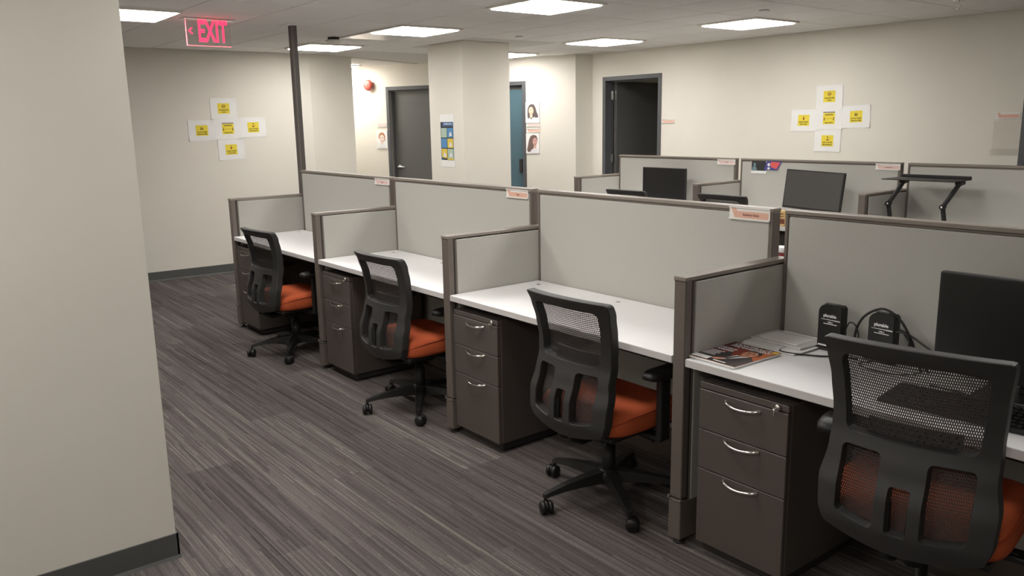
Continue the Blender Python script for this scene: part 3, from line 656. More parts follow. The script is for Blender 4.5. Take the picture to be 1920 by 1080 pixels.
# ------------------------------------------------------------------ paper signs
SIGN = {'hand': ('HANDSHAKE FREE', 'ZONE'), 'share': ('DO NOT SHARE', 'PERSONAL ITEMS'), 'dist': ('PLEASE MAINTAIN', 'PHYSICAL DISTANCE'), 'touch': ('AVOID TOUCHING', 'EYES, NOSE & MOUTH'), 'clean': ('CLEAN HANDS', 'SAVE LIVES')}
def sign(kind, F0, a, b, w_, h_, label, group, rot=0.0):
    """one sheet of paper with a yellow notice printed in its middle"""
    ca, sa = math.cos(rot), math.sin(rot)
    A = F0.A*ca+F0.B*sa; B = F0.B*ca-F0.A*sa; c = F0.p(a, b, 0)
    o = thing('paper_sign', label, 'paper sign', c, 0, group)
    F = Flat((0, 0, 0), A, B)
    mb = MB(); n = 6; vs = []; q = n+1
    for side in (0, 1):
        for j in range(q):
            for i in range(q):
                u, v = i/n-0.5, j/n-0.5; curl = 0.006*abs(u*2)**4*abs(v*2)**2
                vs.append(F.p(u*w_, v*h_, 0.0012+curl+0.0006*side))
    fs = [(j*q+i, j*q+i+1, (j+1)*q+i+1, (j+1)*q+i) for j in range(n) for i in range(n)]; N = q*q
    mb.add(vs, [f[::-1] for f in fs]+[[i+N for i in f] for f in fs], 0, False)
    rim = list(range(q))+[j*q+n for j in range(1, q)]+[n*q+i for i in range(n-1, -1, -1)]+[j*q for j in range(n-1, 0, -1)]
    mb.add(vs, [(rim[i], rim[(i+1) % len(rim)], rim[(i+1) % len(rim)]+N, rim[i]+N) for i in range(len(rim))])
    sh = mb.build('sheet', 'paper', o)
    yw, yh = w_*0.225, h_*0.255; z0 = 0.0022
    mb = MB(); F.rect(mb, -yw, -yh, yw, yh, z0, z0+0.0004); yl = mb.build('yellow_notice', 'yellow', sh); z1 = z0+0.0006
    t1, t2 = SIGN[kind]; mb = MB(); fs_ = yh*0.30
    if kind == 'dist':
        F.text(mb, t1, fs_*1.1, 0, yh*0.66, z1, 0.03, 0, 0.82*yw/ (fs_*1.1*len(t1)*0.30)*0.9)
        F.text(mb, t2, fs_*1.0, 0, -yh*0.74, z1, 0.03, 0, 0.82*yw/(fs_*len(t2)*0.30)*0.9)
        for s in (-1, 1):
            F.ell(mb, s*yw*0.78, yh*0.20, yw*0.05, yh*0.08, z1, z1+0.0003); F.rect(mb, s*yw*0.78-yw*0.06, -yh*0.34, s*yw*0.78+yw*0.06, yh*0.10, z1, z1+0.0003)
        F.rect(mb, -yw*0.6, -yh*0.06, yw*0.6, -yh*0.02, z1, z1+0.0003, 1)
        F.rect(mb, -yw, yh*1.02, yw, yh*1.20, z0, z0+0.0004, 2)
    else:
        F.text(mb, t1, fs_, 0, -yh*0.30, z1, 0.03, 0, min(1, 1.7*yw/(fs_*len(t1)*0.62)))
        F.text(mb, t2, fs_, 0, -yh*0.70, z1, 0.03, 0, min(1, 1.8*yw/(fs_*len(t2)*0.62)))
        if kind == 'hand':
            ring = [(0, 0)]; seg = 20
            for k in range(seg):
                p0, p1 = 2*PI*k/seg, 2*PI*(k+1)/seg; R0, R1 = yh*0.36, yh*0.28
                F.poly(mb, [(R0*math.cos(p0), yh*0.42+R0*math.sin(p0)), (R0*math.cos(p1), yh*0.42+R0*math.sin(p1)), (R1*math.cos(p1), yh*0.42+R1*math.sin(p1)), (R1*math.cos(p0), yh*0.42+R1*math.sin(p0))], z1, z1+0.0003, 1)
            F.rect(mb, -yh*0.24, yh*0.34, yh*0.24, yh*0.48, z1, z1+0.0003, 0)
        elif kind == 'share':
            for s in (-1, 1): F.ell(mb, s*yw*0.13, yh*0.52, yw*0.07, yh*0.11, z1, z1+0.0003); F.poly(mb, [(s*yw*0.13-yw*0.13, yh*0.16), (s*yw*0.13+yw*0.13, yh*0.16), (s*yw*0.13+yw*0.05, yh*0.42), (s*yw*0.13-yw*0.05, yh*0.42)], z1, z1+0.0003)
        elif kind == 'touch':
            F.ell(mb, 0, yh*0.66, yw*0.10, yh*0.12, z1, z1+0.0003); F.poly(mb, [(-yw*0.26, yh*0.08), (yw*0.30, yh*0.08), (yw*0.12, yh*0.36), (-yw*0.08, yh*0.30)], z1, z1+0.0003, 1); F.ell(mb, yw*0.34, yh*0.46, yw*0.05, yh*0.07, z1, z1+0.0003)
        else:
            F.ell(mb, 0, yh*0.30, yw*0.14, yh*0.24, z1, z1+0.0003, 1); F.rect(mb, -yw*0.03, yh*0.50, yw*0.03, yh*0.86, z1, z1+0.0003)
            F.rect(mb, -yw*0.12, yh*0.52, yw*0.02, yh*0.58, z1, z1+0.0003, 1)
    mb.build('print', ['ink', 'redink', 'purple'], yl)
dfar = Vector((-4.3-1.93, 7.42-7.14, 0)).normalized()
yf = lambda x: 7.14+(1.93-x)*0.28/6.23
FW = Flat((0.955, yf(0.955), 1.575), -dfar, (0, 0, 1))
G1, G2 = 'paper signs on the end wall', 'paper signs on the long wall'
r0 = 0.02
for kd, a, b, lb, rt in (('dist', 0, 0, 'physical distance notice in the middle of the end-wall paper cross', 0.02), ('hand', -0.030, 0.217, 'handshake notice atop the paper cross on the end wall', 0.01),
                         ('share', -0.278, -0.012, 'personal items notice in the paper cross on the end wall', 0.015), ('touch', 0.278, 0.012, 'touching notice in the paper cross on the end wall', 0.02), ('clean', 0.018, -0.222, 'clean hands notice at the foot of the end-wall paper cross', 0.03)):
    sign(kd, FW, a, b, 0.28, 0.216, lb, G1, rt)
RW = Flat((5.029, 2.50, 1.575), (0, -1, 0), (0, 0, 1))
for kd, a, b, lb, rt in (('dist', 0, 0.0, 'physical distance notice in the middle of the long-wall paper cross', 0.01), ('hand', -0.008, 0.205, 'handshake notice atop the paper cross on the long wall', 0.01),
                         ('clean', -0.268, -0.014, 'clean hands notice in the paper cross on the long wall', -0.01), ('share', 0.272, 0.014, 'personal items notice in the paper cross on the long wall', 0.03), ('touch', -0.004, -0.208, 'touching notice at the foot of the long-wall paper cross', 0.0)):
    sign(kd, RW, a, b, 0.272, 0.205, lb, G2, rt)

# ------------------------------------------------------------------ name plates
def plate(F0, a, b, w_, h_, label, group, col='orange', body=None):
    c = F0.p(a, b, 0); o = thing('name_plate', label, 'name plate', c, 0, group); F = Flat((0, 0, 0), F0.A, F0.B); x, y = w_/2, h_/2
    mb = MB(); F.rect(mb, -x, -y, x, y, 0.001, 0.004); F.rect(mb, -x, -y, x, -y+0.005, 0.004, 0.010); F.rect(mb, -x, y-0.004, x, y, 0.004, 0.009); mb.build('holder', 'plate', o)
    mb = MB(); F.poly(mb, [(-x*0.92, y*0.82), (-x*0.73, -y*0.72), (x*0.93, -y*0.72), (x*0.93, y*0.30), (-x*0.60, y*0.34), (-x*0.68, y*0.82)], 0.004, 0.0044)
    pr_ = mb.build('insert', col, o)
    if body:
        mb = MB(); F.text(mb, body, h_*0.26, 0.04*w_, -y*0.2, 0.0048, 0.01, 0, 0.9); mb.build('lettering', 'brown', pr_)
SP = Flat((DP, 0, 1.205), (0, -1, 0), (0, 0, 1))
GP = 'name plates on the cubicle panels'
plate(SP, -0.166, 0.005, 0.198, 0.052, 'orange name plate on the third tall panel from the ceiling pole', GP, 'orange', 'Kimberly Hubin')
plate(SP, -1.697, 0.001, 0.192, 0.048, 'orange name plate on the second tall panel from the ceiling pole', GP, 'orange', 'Open')
plate(SP, -3.205, 0.0, 0.20, 0.044, 'pink name plate on the tall panel beside the ceiling pole', GP, 'pink', 'Open')
SP2 = Flat((X2+DP, 0, 1.205), (0, -1, 0), (0, 0, 1))
plate(SP2, -2.885, -0.004, 0.198, 0.046, 'pink name plate on the rear-row panel near the open dark door', GP, 'pink', 'Open')
plate(SP2, -1.36, 0.000, 0.196, 0.048, 'pink name plate on the rear-row panel with two pinned cards', GP, 'pink', 'Catalina Ruiz')
RW2 = Flat((5.029, 0, 0), (0, -1, 0), (0, 0, 1)); GD = 'name plates beside the doors'
plate(RW2, -4.49, 1.573, 0.185, 0.046, 'orange name plate beside the open dark door', GD)
plate(RW2, -0.935, 1.578, 0.178, 0.052, 'orange name plate above the clear acrylic holder', GD)
o = thing('acrylic_holder', 'clear acrylic document holder on the long wall below a name plate', 'document holder', (5.029, 0.94, 1.40))
MB().rbox(-0.006, -0.10, -0.135, -0.001, 0.095, 0.14, 0.002, 1).build('back_sheet', 'clear', o)
MB().rbox(-0.016, -0.105, -0.140, -0.006, 0.105, -0.085, 0.002, 1).build('front_pocket', 'clear', o)
CWF = Flat(xfm(mc, 0, 0.001, 0), -Vector((mc[0][0], mc[1][0], 0)), (0, 0, 1))
def sC(s): return -s
plate(CWF, sC(2.955), 1.583, 0.165, 0.046, 'pale orange name plate beside the closed grey door', GD, 'pink')
plate(CWF, sC(0.582), 1.555, 0.19, 0.046, 'pink name plate under the portrait with straight dark hair', GD, 'pink')
plate(CWF, sC(0.582), 1.483, 0.19, 0.046, 'orange name plate above the portrait with curly brown hair', GD, 'orange')

# ------------------------------------------------------------------ cartoon portraits and poster
def portrait(a, b, w_, h_, kind, label):
    c = CWF.p(a, b, 0); o = thing('portrait_board', label, 'portrait', c, 0, 'cartoon portraits beside the doors'); F = Flat((0, 0, 0), CWF.A, CWF.B)
    mb = MB(); F.rect(mb, -w_/2, -h_/2, w_/2, h_/2, 0.001, 0.010); bd_ = mb.build('board', 'paper', o)
    z = 0.0102; d_ = 0.0004; hair, skin = {'straight': ('haird', 'skin'), 'curly': ('hairb', 'skin2'), 'short': ('hairr', 'skin3')}[kind]
    s = h_/0.26
    def q(pts): return [(x*s, y*s) for x, y in pts]
    mb = MB()
    if kind == 'straight':
        F.poly(mb, q([(-0.02, 0.105), (0.02, 0.10), (0.045, 0.06), (0.058, 0.01), (0.078, -0.03), (0.082, -0.06), (0.05, -0.066), (0.02, -0.055), (-0.02, -0.11), (-0.055, -0.095), (-0.07, -0.05), (-0.068, 0.04), (-0.05, 0.085)][::-1]), z, z+d_)
        fc, cx = (0.034, 0.048), -0.018
    elif kind == 'curly':
        F.poly(mb, q([(0.03, 0.11), (0.06, 0.095), (0.073, 0.05), (0.066, 0.0), (0.02, -0.03), (0.002, -0.10), (-0.02, -0.115), (-0.045, -0.108), (-0.066, -0.112), (-0.08, -0.08), (-0.07, -0.04), (-0.062, 0.0), (-0.05, 0.05), (-0.03, 0.09), (0.0, 0.108)][::-1]), z, z+d_)
        fc, cx = (0.034, 0.05), 0.036
    else:
        F.ell(mb, 0, 0.045*s, 0.062*s, 0.066*s, z, z+d_, 0, 20); F.rect(mb, 0.035*s, -0.01*s, 0.058*s, 0.05*s, z, z+d_)
        fc, cx = (0.046, 0.06), 0.0
    hr = mb.build('hair', hair, bd_)
    mb = MB(); zz = z+d_+0.0002; cy = 0.022 if kind != 'short' else 0.018
    F.rect(mb, (cx-0.018)*s, (cy-0.085)*s, (cx+0.018)*s, (cy-0.02)*s, zz, zz+d_); F.ell(mb, cx*s, cy*s, fc[0]*s, fc[1]*s, zz, zz+d_, 0, 20)
    mb.build('face', skin, bd_)
    mb = MB(); F.poly(mb, q([(cx-0.075, -0.125), (cx+0.06, -0.125), (cx+0.055, -0.085), (cx+0.02, -0.062), (cx, -0.085), (cx-0.02, -0.062), (cx-0.06, -0.09)]), zz, zz+d_); mb.build('shirt', 'shirt', bd_)
    mb = MB(); z3 = zz+d_+0.0002
    for sg in (-1, 1): F.ell(mb, (cx+sg*fc[0]*0.42)*s, (cy+0.008)*s, 0.007*s, 0.004*s, z3, z3+d_); F.rect(mb, (cx+sg*fc[0]*0.42-0.01)*s, (cy+0.018)*s, (cx+sg*fc[0]*0.42+0.01)*s, (cy+0.021)*s, z3, z3+d_)
    F.poly(mb, q([(cx-0.012, cy-0.026), (cx, cy-0.031), (cx+0.012, cy-0.026), (cx, cy-0.028)]), z3, z3+d_, 1); F.rect(mb, (cx-0.003)*s, (cy-0.012)*s, (cx+0.004)*s, (cy-0.010)*s, z3, z3+d_)
    mb.build('features', ['haird', 'redink'], bd_)
portrait(sC(0.592), 1.707, 0.196, 0.262, 'straight', 'cartoon portrait with long straight dark hair beside the blue glazed door')
portrait(sC(0.595), 1.320, 0.186, 0.255, 'curly', 'cartoon portrait with long curly brown hair beside the blue glazed door')
portrait(sC(2.962), 1.378, 0.186, 0.240, 'short', 'cartoon portrait with short auburn hair beside the closed grey door')
po = thing('safety_poster', 'framed poster of blue, yellow and green squares on the column', 'poster', (COLX0, 5.337, 1.41))
F = Flat((0, 0, 0), (0, -1, 0), (0, 0, 1))
mb = MB(); F.rect(mb, -0.128, -0.265, 0.128, 0.275, 0.001, 0.003); F.rect(mb, -0.124, -0.20, 0.124, 0.203, 0.003, 0.004); bk = mb.build('backing', 'paper', po)
mb = MB(); F.rect(mb, -0.117, -0.193, 0.117, 0.197, 0.0042, 0.0046); pn = mb.build('print_ground', 'pdark', bk)
mb = MB(); F.rect(mb, -0.075, 0.155, 0.117, 0.197, 0.0048, 0.0052); F.rect(mb, -0.117, -0.19, -0.07, -0.165, 0.0048, 0.0052); mb.build('header', 'pnavy', pn)
mb = MB(); F.text(mb, 'CYBERSECURITY', 0.021, 0.02, 0.176, 0.0056, 0.01, 0, 0.95); mb.build('title', 'logo', pn)
for j in range(3):
    for i in range(2):
        c = [['pgreen', 'pblue'], ['pblue', 'pyel'], ['pyel', 'pgreen']][j][i]; a0, b1 = -0.108+i*0.113, 0.135-j*0.106
        mb = MB(); F.rect(mb, a0, b1-0.096, a0+0.104, b1, 0.0048, 0.0052); sq = mb.build('square', c, pn)
        if (i, j) in ((1, 0), (1, 1), (0, 2), (1, 2)):
            mb = MB(); F.poly(mb, [(a0+0.03, b1-0.085), (a0+0.085, b1-0.08), (a0+0.075, b1-0.05), (a0+0.05, b1-0.035), (a0+0.04, b1-0.055)], 0.0054, 0.0057); mb.build('figure', 'shirt', sq)
mb = MB(); F.rect(mb, -0.005, -0.19, 0.112, -0.172, 0.0048, 0.0052); mb.build('footer', 'pyel', pn)

# red alarm bell on the corridor wall
al = thing('fire_alarm', 'round red fire alarm bell on the corridor wall', 'fire alarm', xfm(mc, 3.13, 0.0, 2.132)); al.rotation_euler = (0, 0, math.atan2(mc[1][0], mc[0][0]))
MB().rbox(-0.045, 0.001, -0.045, 0.045, 0.035, 0.045, 0.006, 2).build('back_box', 'alarm', al)
MB().lathe([(0, 0.035), (0.068, 0.035), (0.076, 0.045), (0.073, 0.062), (0.058, 0.076), (0.03, 0.083), (0, 0.084)][::-1], (0, 0, 0), 'y', 28).build('gong', 'alarm', al)
MB().lathe([(0, 0.082), (0.010, 0.082), (0.008, 0.090), (0, 0.091)][::-1], (0, 0, 0), 'y', 12).rbox(0.008, 0.080, 0.008, 0.035, 0.087, 0.022, 0.002, 1).build('badge', 'plate', al)

# ------------------------------------------------------------------ desk with docks, magazine and monitor
Z = ZD+0.0015
mg = thing('magazine', 'glossy orange business magazine lying on the white desk', 'magazine', (0.160, -0.102, Z), math.radians(-1.5))
MB().rbox(-0.134, -0.104, 0.0, 0.134, 0.104, 0.008, 0.002, 1).build('pages', 'paper', mg)
F = Flat((0, 0, 0.0082), (0, -1, 0), (1, 0, 0))
def part(pn_, cl, fn, par):
    mb = MB(); fn(mb); return mb.build(pn_, cl, par)
cv = part('cover', 'cover', lambda mb: F.rect(mb, -0.103, -0.133, 0.103, 0.133, 0, 0.0006), mg)
part('cover_band', 'maroon', lambda mb: (F.poly(mb, [(-0.103, -0.133), (-0.03, -0.133), (-0.045, 0.0), (-0.02, 0.133), (-0.103, 0.133)], 0.0007, 0.001), F.rect(mb, -0.02, 0.117, 0.075, 0.133, 0.0007, 0.001)), cv)
part('cover_glow', 'cover2', lambda mb: F.poly(mb, [(-0.05, -0.03), (0.02, -0.04), (0.03, 0.10), (-0.02, 0.117), (-0.06, 0.06)], 0.0011, 0.0013), cv)
part('suit', 'suit', lambda mb: (F.poly(mb, [(-0.05, -0.133), (0.103, -0.133), (0.103, -0.03), (0.07, 0.005), (0.03, -0.06), (0.01, -0.03), (-0.025, 0.02), (-0.045, -0.02)], 0.0014, 0.0016), F.rect(mb, -0.103, -0.133, -0.045, -0.045, 0.0014, 0.0016)), cv)
part('face', 'face', lambda mb: F.ell(mb, 0.045, 0.035, 0.030, 0.042, 0.0017, 0.0019), cv)
part('hand', 'face', lambda mb: F.poly(mb, [(-0.03, -0.10), (0.0, -0.105), (0.025, -0.075), (0.015, -0.07)], 0.0017, 0.0019), cv)
part('hair', 'suit', lambda mb: F.poly(mb, [(0.010, 0.062), (0.022, 0.072), (0.045, 0.083), (0.068, 0.074), (0.080, 0.05), (0.077, 0.02), (0.070, 0.045), (0.055, 0.063), (0.03, 0.062)][::-1], 0.0020, 0.0022), cv)
part('shirt_and_tie', 'shirt', lambda mb: F.poly(mb, [(0.01, -0.09), (0.035, -0.06), (0.068, -0.005), (0.045, -0.015), (0.02, -0.01)], 0.0020, 0.0022), cv)
part('tie', 'ink', lambda mb: F.poly(mb, [(0.012, -0.075), (0.024, -0.075), (0.042, -0.018), (0.032, -0.018)], 0.0024, 0.0026), cv)
part('address_label', 'paper', lambda mb: F.rect(mb, -0.097, -0.128, -0.024, -0.095, 0.0020, 0.0024), cv)
part('yellow_flash', 'yellow', lambda mb: F.rect(mb, 0.082, 0.105, 0.103, 0.124, 0.0011, 0.0014), cv)
part('face_features', 'suit', lambda mb: (F.rect(mb, 0.026, 0.041, 0.041, 0.044, 0.0020, 0.0022), F.rect(mb, 0.049, 0.041, 0.064, 0.044, 0.0020, 0.0022), F.ell(mb, 0.034, 0.036, 0.005, 0.003, 0.0020, 0.0022), F.ell(mb, 0.056, 0.036, 0.005, 0.003, 0.0020, 0.0022)), cv)
part('mouth', 'maroon', lambda mb: F.ell(mb, 0.045, 0.013, 0.010, 0.003, 0.0020, 0.0022), cv)
part('masthead', 'logo', lambda mb: (F.text(mb, 'CONTRACT', 0.031, 0.0, 0.106, 0.0026, 0.022, 0, 0.95), F.text(mb, 'MANAGEMENT', 0.027, 0.008, 0.083, 0.0026, 0.022, 0, 0.95)), cv)
part('headline', 'logo', lambda mb: (F.text(mb, 'COMING', 0.022, -0.058, 0.040, 0.0026, 0.02, 0, 0.85), F.text(mb, 'FOREVER', 0.022, -0.056, 0.016, 0.0026, 0.02, 0, 0.85)), cv)
for i in range(5): part('blurb_line', 'shirt', lambda mb: F.rect(mb, -0.095, -0.016-i*0.0135, -0.035-0.008*(i % 2), -0.010-i*0.0135, 0.0020, 0.0023), cv)
part('footer_line', 'logo', lambda mb: F.rect(mb, 0.0, -0.125, 0.055, -0.117, 0.0024, 0.0026), cv)

sh = thing('paper_stack', 'loose white papers lying under the document trays', 'papers', (0.43, -0.115, Z))
MB().rbox(-0.11, -0.125, 0.0, 0.135, 0.105, 0.003, 0.001, 1).build('lower_sheets', 'paper', sh)
MB().rbox(-0.09, -0.135, 0.003, 0.135, 0.11, 0.006, 0.001, 1).build('upper_sheets', 'paper', sh)
tr = thing('document_tray', 'flat white plastic tray with raised rails in the desk corner', 'tray', (0.475, -0.118, Z+0.0065), math.radians(-3))
MB().rbox(-0.088, -0.116, 0.0, 0.088, 0.118, 0.007, 0.002, 2).build('tray_body', 'silver', tr)
for x in (-0.066, 0.072): MB().rbox(x-0.006, -0.09, 0.007, x+0.006, 0.075, 0.012, 0.002, 1).build('rail', 'plate', tr)
MB().rbox(-0.05, -0.08, 0.007, 0.055, 0.10, 0.0082, 0.0005, 1).build('insert_sheet', 'paper', tr)

def dock(x, y, rz, label):
    o = thing('docking_station', label, 'docking station', (x, y, Z), rz, 'upright docking stations')
    w_, hgt, t_ = 0.10, 0.172, 0.036            # broad side faces -x
    pts = [(-w_/2, 0.008), (w_/2, 0.008), (w_/2, hgt-0.034)]
    for i in range(1, 8): a = PI/2*i/7; pts.append((w_/2-0.036+0.036*math.cos(a), hgt-0.034+0.034*math.sin(a)))
    pts += [(-w_/2+0.008, hgt), (-w_/2, hgt-0.008)]
    bm = bmesh.new(); vs = [bm.verts.new((-t_/2, p, z)) for p, z in pts]; f = bm.faces.new(vs)
    r = bmesh.ops.extrude_face_region(bm, geom=[f]); bmesh.ops.translate(bm, vec=(t_, 0, 0), verts=[v for v in r['geom'] if isinstance(v, bmesh.types.BMVert)])
    bmesh.ops.recalc_face_normals(bm, faces=bm.faces[:])
    bmesh.ops.bevel(bm, geom=[e for e in bm.edges if abs(e.verts[0].co.x-e.verts[1].co.x) < 1e-6], offset=0.003, segments=2, affect='EDGES')
    bd_ = MB().bm(bm).build('body', 'black', o)
    MB().rbox(-0.03, -0.056, 0.0, 0.03, 0.056, 0.009, 0.003, 2).build('foot', 'black', o)
    F = Flat((-t_/2-0.0003, 0, 0), (0, -1, 0), (0, 0, 1))
    mb = MB(); F.text(mb, 'plugable', 0.0165, 0.0, 0.130, 0, 0.03, 0, 1.0)
    for i in range(8): F.rect(mb, -0.036+i*0.0095, 0.1145, -0.036+(i+1)*0.0095, 0.1162+0.0002*i, 0, 0.0004)
    F.rect(mb, 0.02, 0.1135, 0.043, 0.1178, 0, 0.0004)
    F.text(mb, 'USB-C', 0.0075, 0.003, 0.106, 0, 0.02); F.rect(mb, -0.025, 0.0985, 0.031, 0.101, 0, 0.0004)
    mb.build('logo', 'logo', bd_)
    mb = MB(); F.rect(mb, -0.044, 0.013, 0.0, 0.0195, 0, 0.0004); mb.build('sticker', 'logo', bd_)
    MB().box(-0.013, -w_/2-0.0006, 0.03, 0.013, -w_/2, 0.085).build('port_panel', 'bezel', bd_)
    MB().box(-0.012, -w_/2-0.0014, 0.035, -0.002, -w_/2-0.0006, 0.055).build('port', 'steel', bd_)
    MB().rbox(-0.010, -0.015, hgt-0.001, 0.010, 0.03, hgt+0.0012, 0.0005, 1).build('top_button', 'sheen_and_button', bd_)
    return o
dock(0.497, -0.283, math.radians(-4), 'tall black docking station next to the document tray, with white logo')
dock(0.505, -0.475, math.radians(-4), 'black docking station with cables looped over its top')

def cable(label, pts, r=0.003, name='cable'):
    P = [Vector(p) for p in pts]; out = []
    for i in range(len(P)-1):
        p0, p1, p2, p3 = P[max(i-1, 0)], P[i], P[i+1], P[min(i+2, len(P)-1)]
        for k in range(8):
            t = k/8; out.append(0.5*((2*p1)+(-p0+p2)*t+(2*p0-5*p1+4*p2-p3)*t*t+(-p0+3*p1-3*p2+p3)*t**3))
    out.append(P[-1])
    o = MB().tube(out, r, 8).build(name, 'black'); return tag(o, label, 'cable', 'black cables around the docks')
z = Z+0.0035
cable('black cable curving from the tray across the white desk', [(0.40, -0.17, z), (0.36, -0.165, z), (0.33, -0.18, z), (0.335, -0.23, z), (0.375, -0.31, z), (0.42, -0.36, z), (0.44, -0.42, z)], 0.0032)
cable('thick black cable arching over the second dock', [(0.52, -0.36, z+0.03), (0.505, -0.375, Z+0.10), (0.50, -0.41, Z+0.155), (0.50, -0.47, Z+0.186), (0.50, -0.53, Z+0.160), (0.505, -0.575, Z+0.09), (0.50, -0.60, z+0.02), (0.47, -0.63, z)], 0.0045)
cable('thin black loop between the two docks', [(0.49, -0.336, Z+0.07), (0.49, -0.352, Z+0.115), (0.492, -0.375, Z+0.112), (0.495, -0.388, Z+0.07), (0.49, -0.372, Z+0.03), (0.48, -0.36, z)], 0.0026)
cable('black plug cable dropping beside the second dock', [(0.49, -0.527, Z+0.115), (0.49, -0.56, Z+0.115), (0.49, -0.575, Z+0.09), (0.485, -0.57, Z+0.05), (0.485, -0.545, z+0.01), (0.47, -0.53, z)], 0.004)
cable('black cable running from the docks to the black monitor', [(0.50, -0.53, Z+0.125), (0.50, -0.58, Z+0.105), (0.49, -0.66, Z+0.07), (0.51, -0.73, Z+0.045), (0.53, -0.85, z)], 0.0038)
cable('thin cable slanting down behind the chair back to the desk', [(0.50, -0.55, Z+0.11), (0.49, -0.59, Z+0.07), (0.48, -0.63, Z+0.03), (0.46, -0.66, z)], 0.0028)
cable('thin black cable looped on the desk behind the keyboard', [(0.45, -0.47, z), (0.40, -0.45, z), (0.36, -0.50, z), (0.36, -0.58, z), (0.40, -0.63, z), (0.46, -0.64, z)], 0.0022)
cable('black cable beside the monitor foot on the desk', [(0.34, -0.72, z), (0.33, -0.86, z), (0.30, -0.95, z), (0.29, -1.05, z), (0.27, -1.2, z)], 0.003)

def monitor(name, loc, rz, w_, h_, zc, label, tilt=0.0, face='screen', base=(0.20, 0.26), lean=0.0):
    o = thing(name, label, 'monitor', loc, rz, None)
    hd = MB().rbox(-0.012, -w_/2, -h_/2, 0.016, w_/2, h_/2, 0.005, 2).build('housing', 'bezel', o, (0, 0, zc)); hd.rotation_euler = (lean, tilt, 0)
    MB().box(-0.0128, -w_/2+0.010, -h_/2+0.018, -0.012, w_/2-0.010, h_/2-0.010).build('screen', face, hd)
    MB().rbox(0.016, -0.10, -0.10, 0.045, 0.10, 0.09, 0.008, 2).build('rear_cover', 'bezel', hd)
    MB().rbox(0.030, -0.03, 0.008, 0.055, 0.03, zc+0.02, 0.004, 1).build('stand_neck', 'bezel', o)
    MB().rbox(-0.07, -base[1]/2, 0.0, 0.10, base[1]/2, 0.010, 0.004, 2).build('stand_base', 'bezel', o)
    return o
monitor('monitor', (0.41, -0.975, Z), math.radians(2), 0.545, 0.325, 0.205, 'large black monitor on the desk with the docking stations')
kb = thing('keyboard', 'black keyboard on the desk in front of the large monitor', 'keyboard', (0.182, -0.905, Z), math.radians(4))
MB().prism([(-0.085, 0.0), (0.080, 0.0), (0.080, 0.022), (-0.085, 0.012)], 'y', -0.225, 0.225).build('case', 'bezel', kb)
keys = MB(); kr = random.Random(3)
for r in range(6):
    y = -0.214
    while y < 0.205:
        wd = 0.0175 if r else 0.016
        if r == 0 and -0.06 < y < 0.03: wd = 0.10
        x = -0.075+r*0.026; zt = 0.0125+(x+0.085)/0.17*0.010
        keys.box(x, y, zt-0.002, x+0.021, y+wd-0.0025, zt+0.004); y += wd+0.0015
tag(keys.build('keys', 'screen', kb), kind='stuff')

# rear row things
monitor('monitor', (X2+0.38, 3.445, Z), 0, 0.535, 0.31, 0.242, 'narrow black monitor on the rear desk beside the open dark door')
monitor('monitor', (X2+0.30, 1.81, Z), math.radians(-2), 0.525, 0.315, 0.270, 'wide tilted-back monitor with reflection painted grey on its screen, beside the two pinned cards', math.radians(6), 'sheen_and_button', lean=0.03)  # reflection on the tilted dark screen painted as flat grey
ls = thing('laptop_stand', 'black folding laptop stand with flat tray on jointed legs', 'laptop stand', (X2+0.27, 0.92, Z))
MB().prism([(-0.15, -0.26), (0.14, -0.26), (0.14, 0.24), (-0.15, 0.24)], 'z', 0.398, 0.404).build('tray', 'black', ls)
MB().rbox(0.130, -0.26, 0.404, 0.140, 0.24, 0.424, 0.003, 1).build('tray_lip', 'black', ls)
for s, yy in ((1, 0.15), (-1, -0.24)):
    mb = MB().rbox(-0.03, yy-0.022, 0.372, 0.05, yy+0.022, 0.398, 0.008, 2); mb.build('hinge_block', 'black', ls)
    p = [(0.0, yy, 0.380), (-0.02, yy+0.09, 0.215), (0.0, yy+0.065, 0.008)]
    MB().tube([p[0], p[1]], 0.0155, 10).build('upper_leg', 'black', ls)
    MB().tube([p[1], p[2]], 0.0155, 10).build('lower_leg', 'black', ls)
    for q in p[:2]:
        jt = MB().lathe([(0, -0.022), (0.017, -0.022), (0.017, 0.022), (0, 0.022)], q, 'x', 16).build('joint', 'black', ls)
        MB().lathe([(0, -0.024), (0.008, -0.024), (0.008, -0.0225), (0, -0.0225)], q, 'x', 12).build('joint_button', 'chrome', jt)
    MB().rbox(-0.04, yy+0.03, 0.0, 0.04, yy+0.10, 0.008, 0.003, 1).build('foot_pad', 'black', ls)
F = Flat((0, 0, 0), (0, -1, 0), (0, 0, 1))
c1 = thing('photo_card', 'dark photo card pinned to the rear cubicle panel', 'photo card', (X2+DP, 2.535, 1.165))
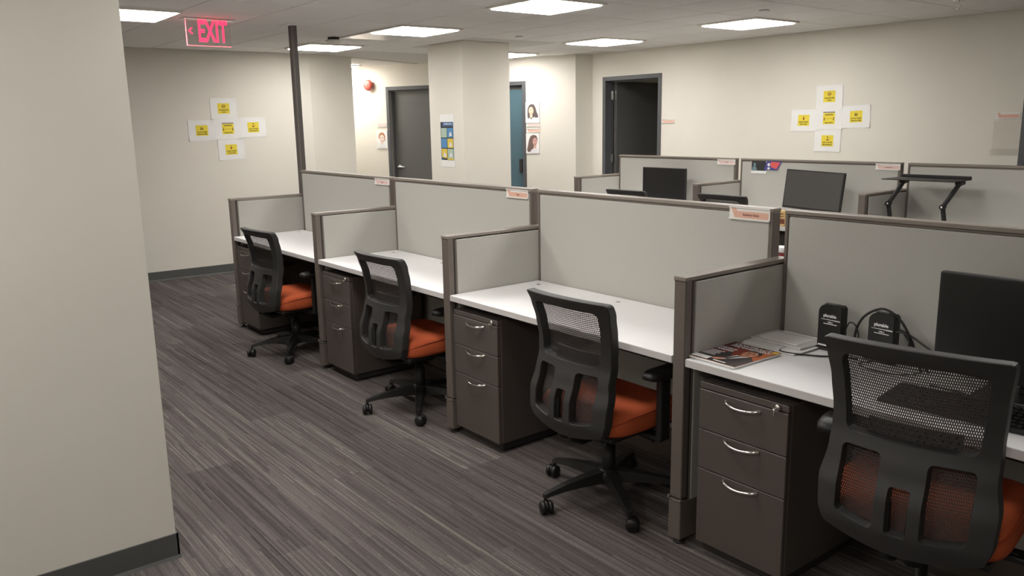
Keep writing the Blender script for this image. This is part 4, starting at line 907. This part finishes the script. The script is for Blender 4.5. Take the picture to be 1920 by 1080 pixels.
b0 = part('card', 'paper', lambda mb: F.rect(mb, -0.078, -0.055, 0.078, 0.055, 0.001, 0.002), c1)
part('photo', 'photo', lambda mb: F.rect(mb, -0.075, -0.03, 0.075, 0.055, 0.0022, 0.0026), b0)
part('figure', 'teal', lambda mb: (F.poly(mb, [(-0.072, -0.028), (-0.015, -0.028), (-0.03, 0.005), (-0.06, 0.005)], 0.0028, 0.003), F.ell(mb, -0.042, 0.022, 0.012, 0.016, 0.0028, 0.003)), b0)
c2 = thing('greeting_card', 'blue and coral card pinned beside the dark photo card', 'card', (X2+DP, 2.385, 1.182), 0)
b0 = part('card', 'blue', lambda mb: F.poly(mb, [(-0.095, -0.038), (0.04, -0.04), (0.085, 0.038), (-0.065, 0.04)], 0.003, 0.005), c2)
part('coral_figure', 'coral', lambda mb: F.poly(mb, [(-0.02, -0.015), (0.01, -0.02), (0.03, -0.03), (0.05, -0.005), (0.07, 0.03), (-0.02, 0.034), (-0.03, 0.015)], 0.0052, 0.0055), b0)
part('white_figure', 'shirt', lambda mb: (F.ell(mb, -0.045, 0.008, 0.014, 0.014, 0.0052, 0.0055), F.ell(mb, -0.045, -0.024, 0.014, 0.01, 0.0052, 0.0055)), b0)
bx = thing('carton', 'gold patterned carton on the rear desk, seen through the panel gap', 'carton', (X2+0.06, 1.93, Z))
MB().rbox(-0.03, -0.05, 0.0, 0.05, 0.06, 0.122, 0.003, 1).build('box', 'gold', bx)
MB().box(-0.0305, -0.05, 0.02, -0.030, 0.06, 0.06).box(-0.0305, -0.04, 0.075, -0.030, 0.04, 0.082).box(-0.0305, -0.04, 0.095, -0.030, 0.05, 0.103).build('printed_band', 'brown', bx)
bt = thing('bottle', 'dark red bottle with white cap behind the tall panel gap', 'bottle', (1.02, 0.288, Z))
MB().lathe([(0, 0), (0.034, 0), (0.036, 0.01), (0.036, 0.235), (0.030, 0.245), (0, 0.246)], seg=24).build('body', 'cup', bt)
MB().lathe([(0, 0.246), (0.031, 0.246), (0.031, 0.268), (0.028, 0.271), (0, 0.272)], seg=24).build('cap', 'logo', bt)
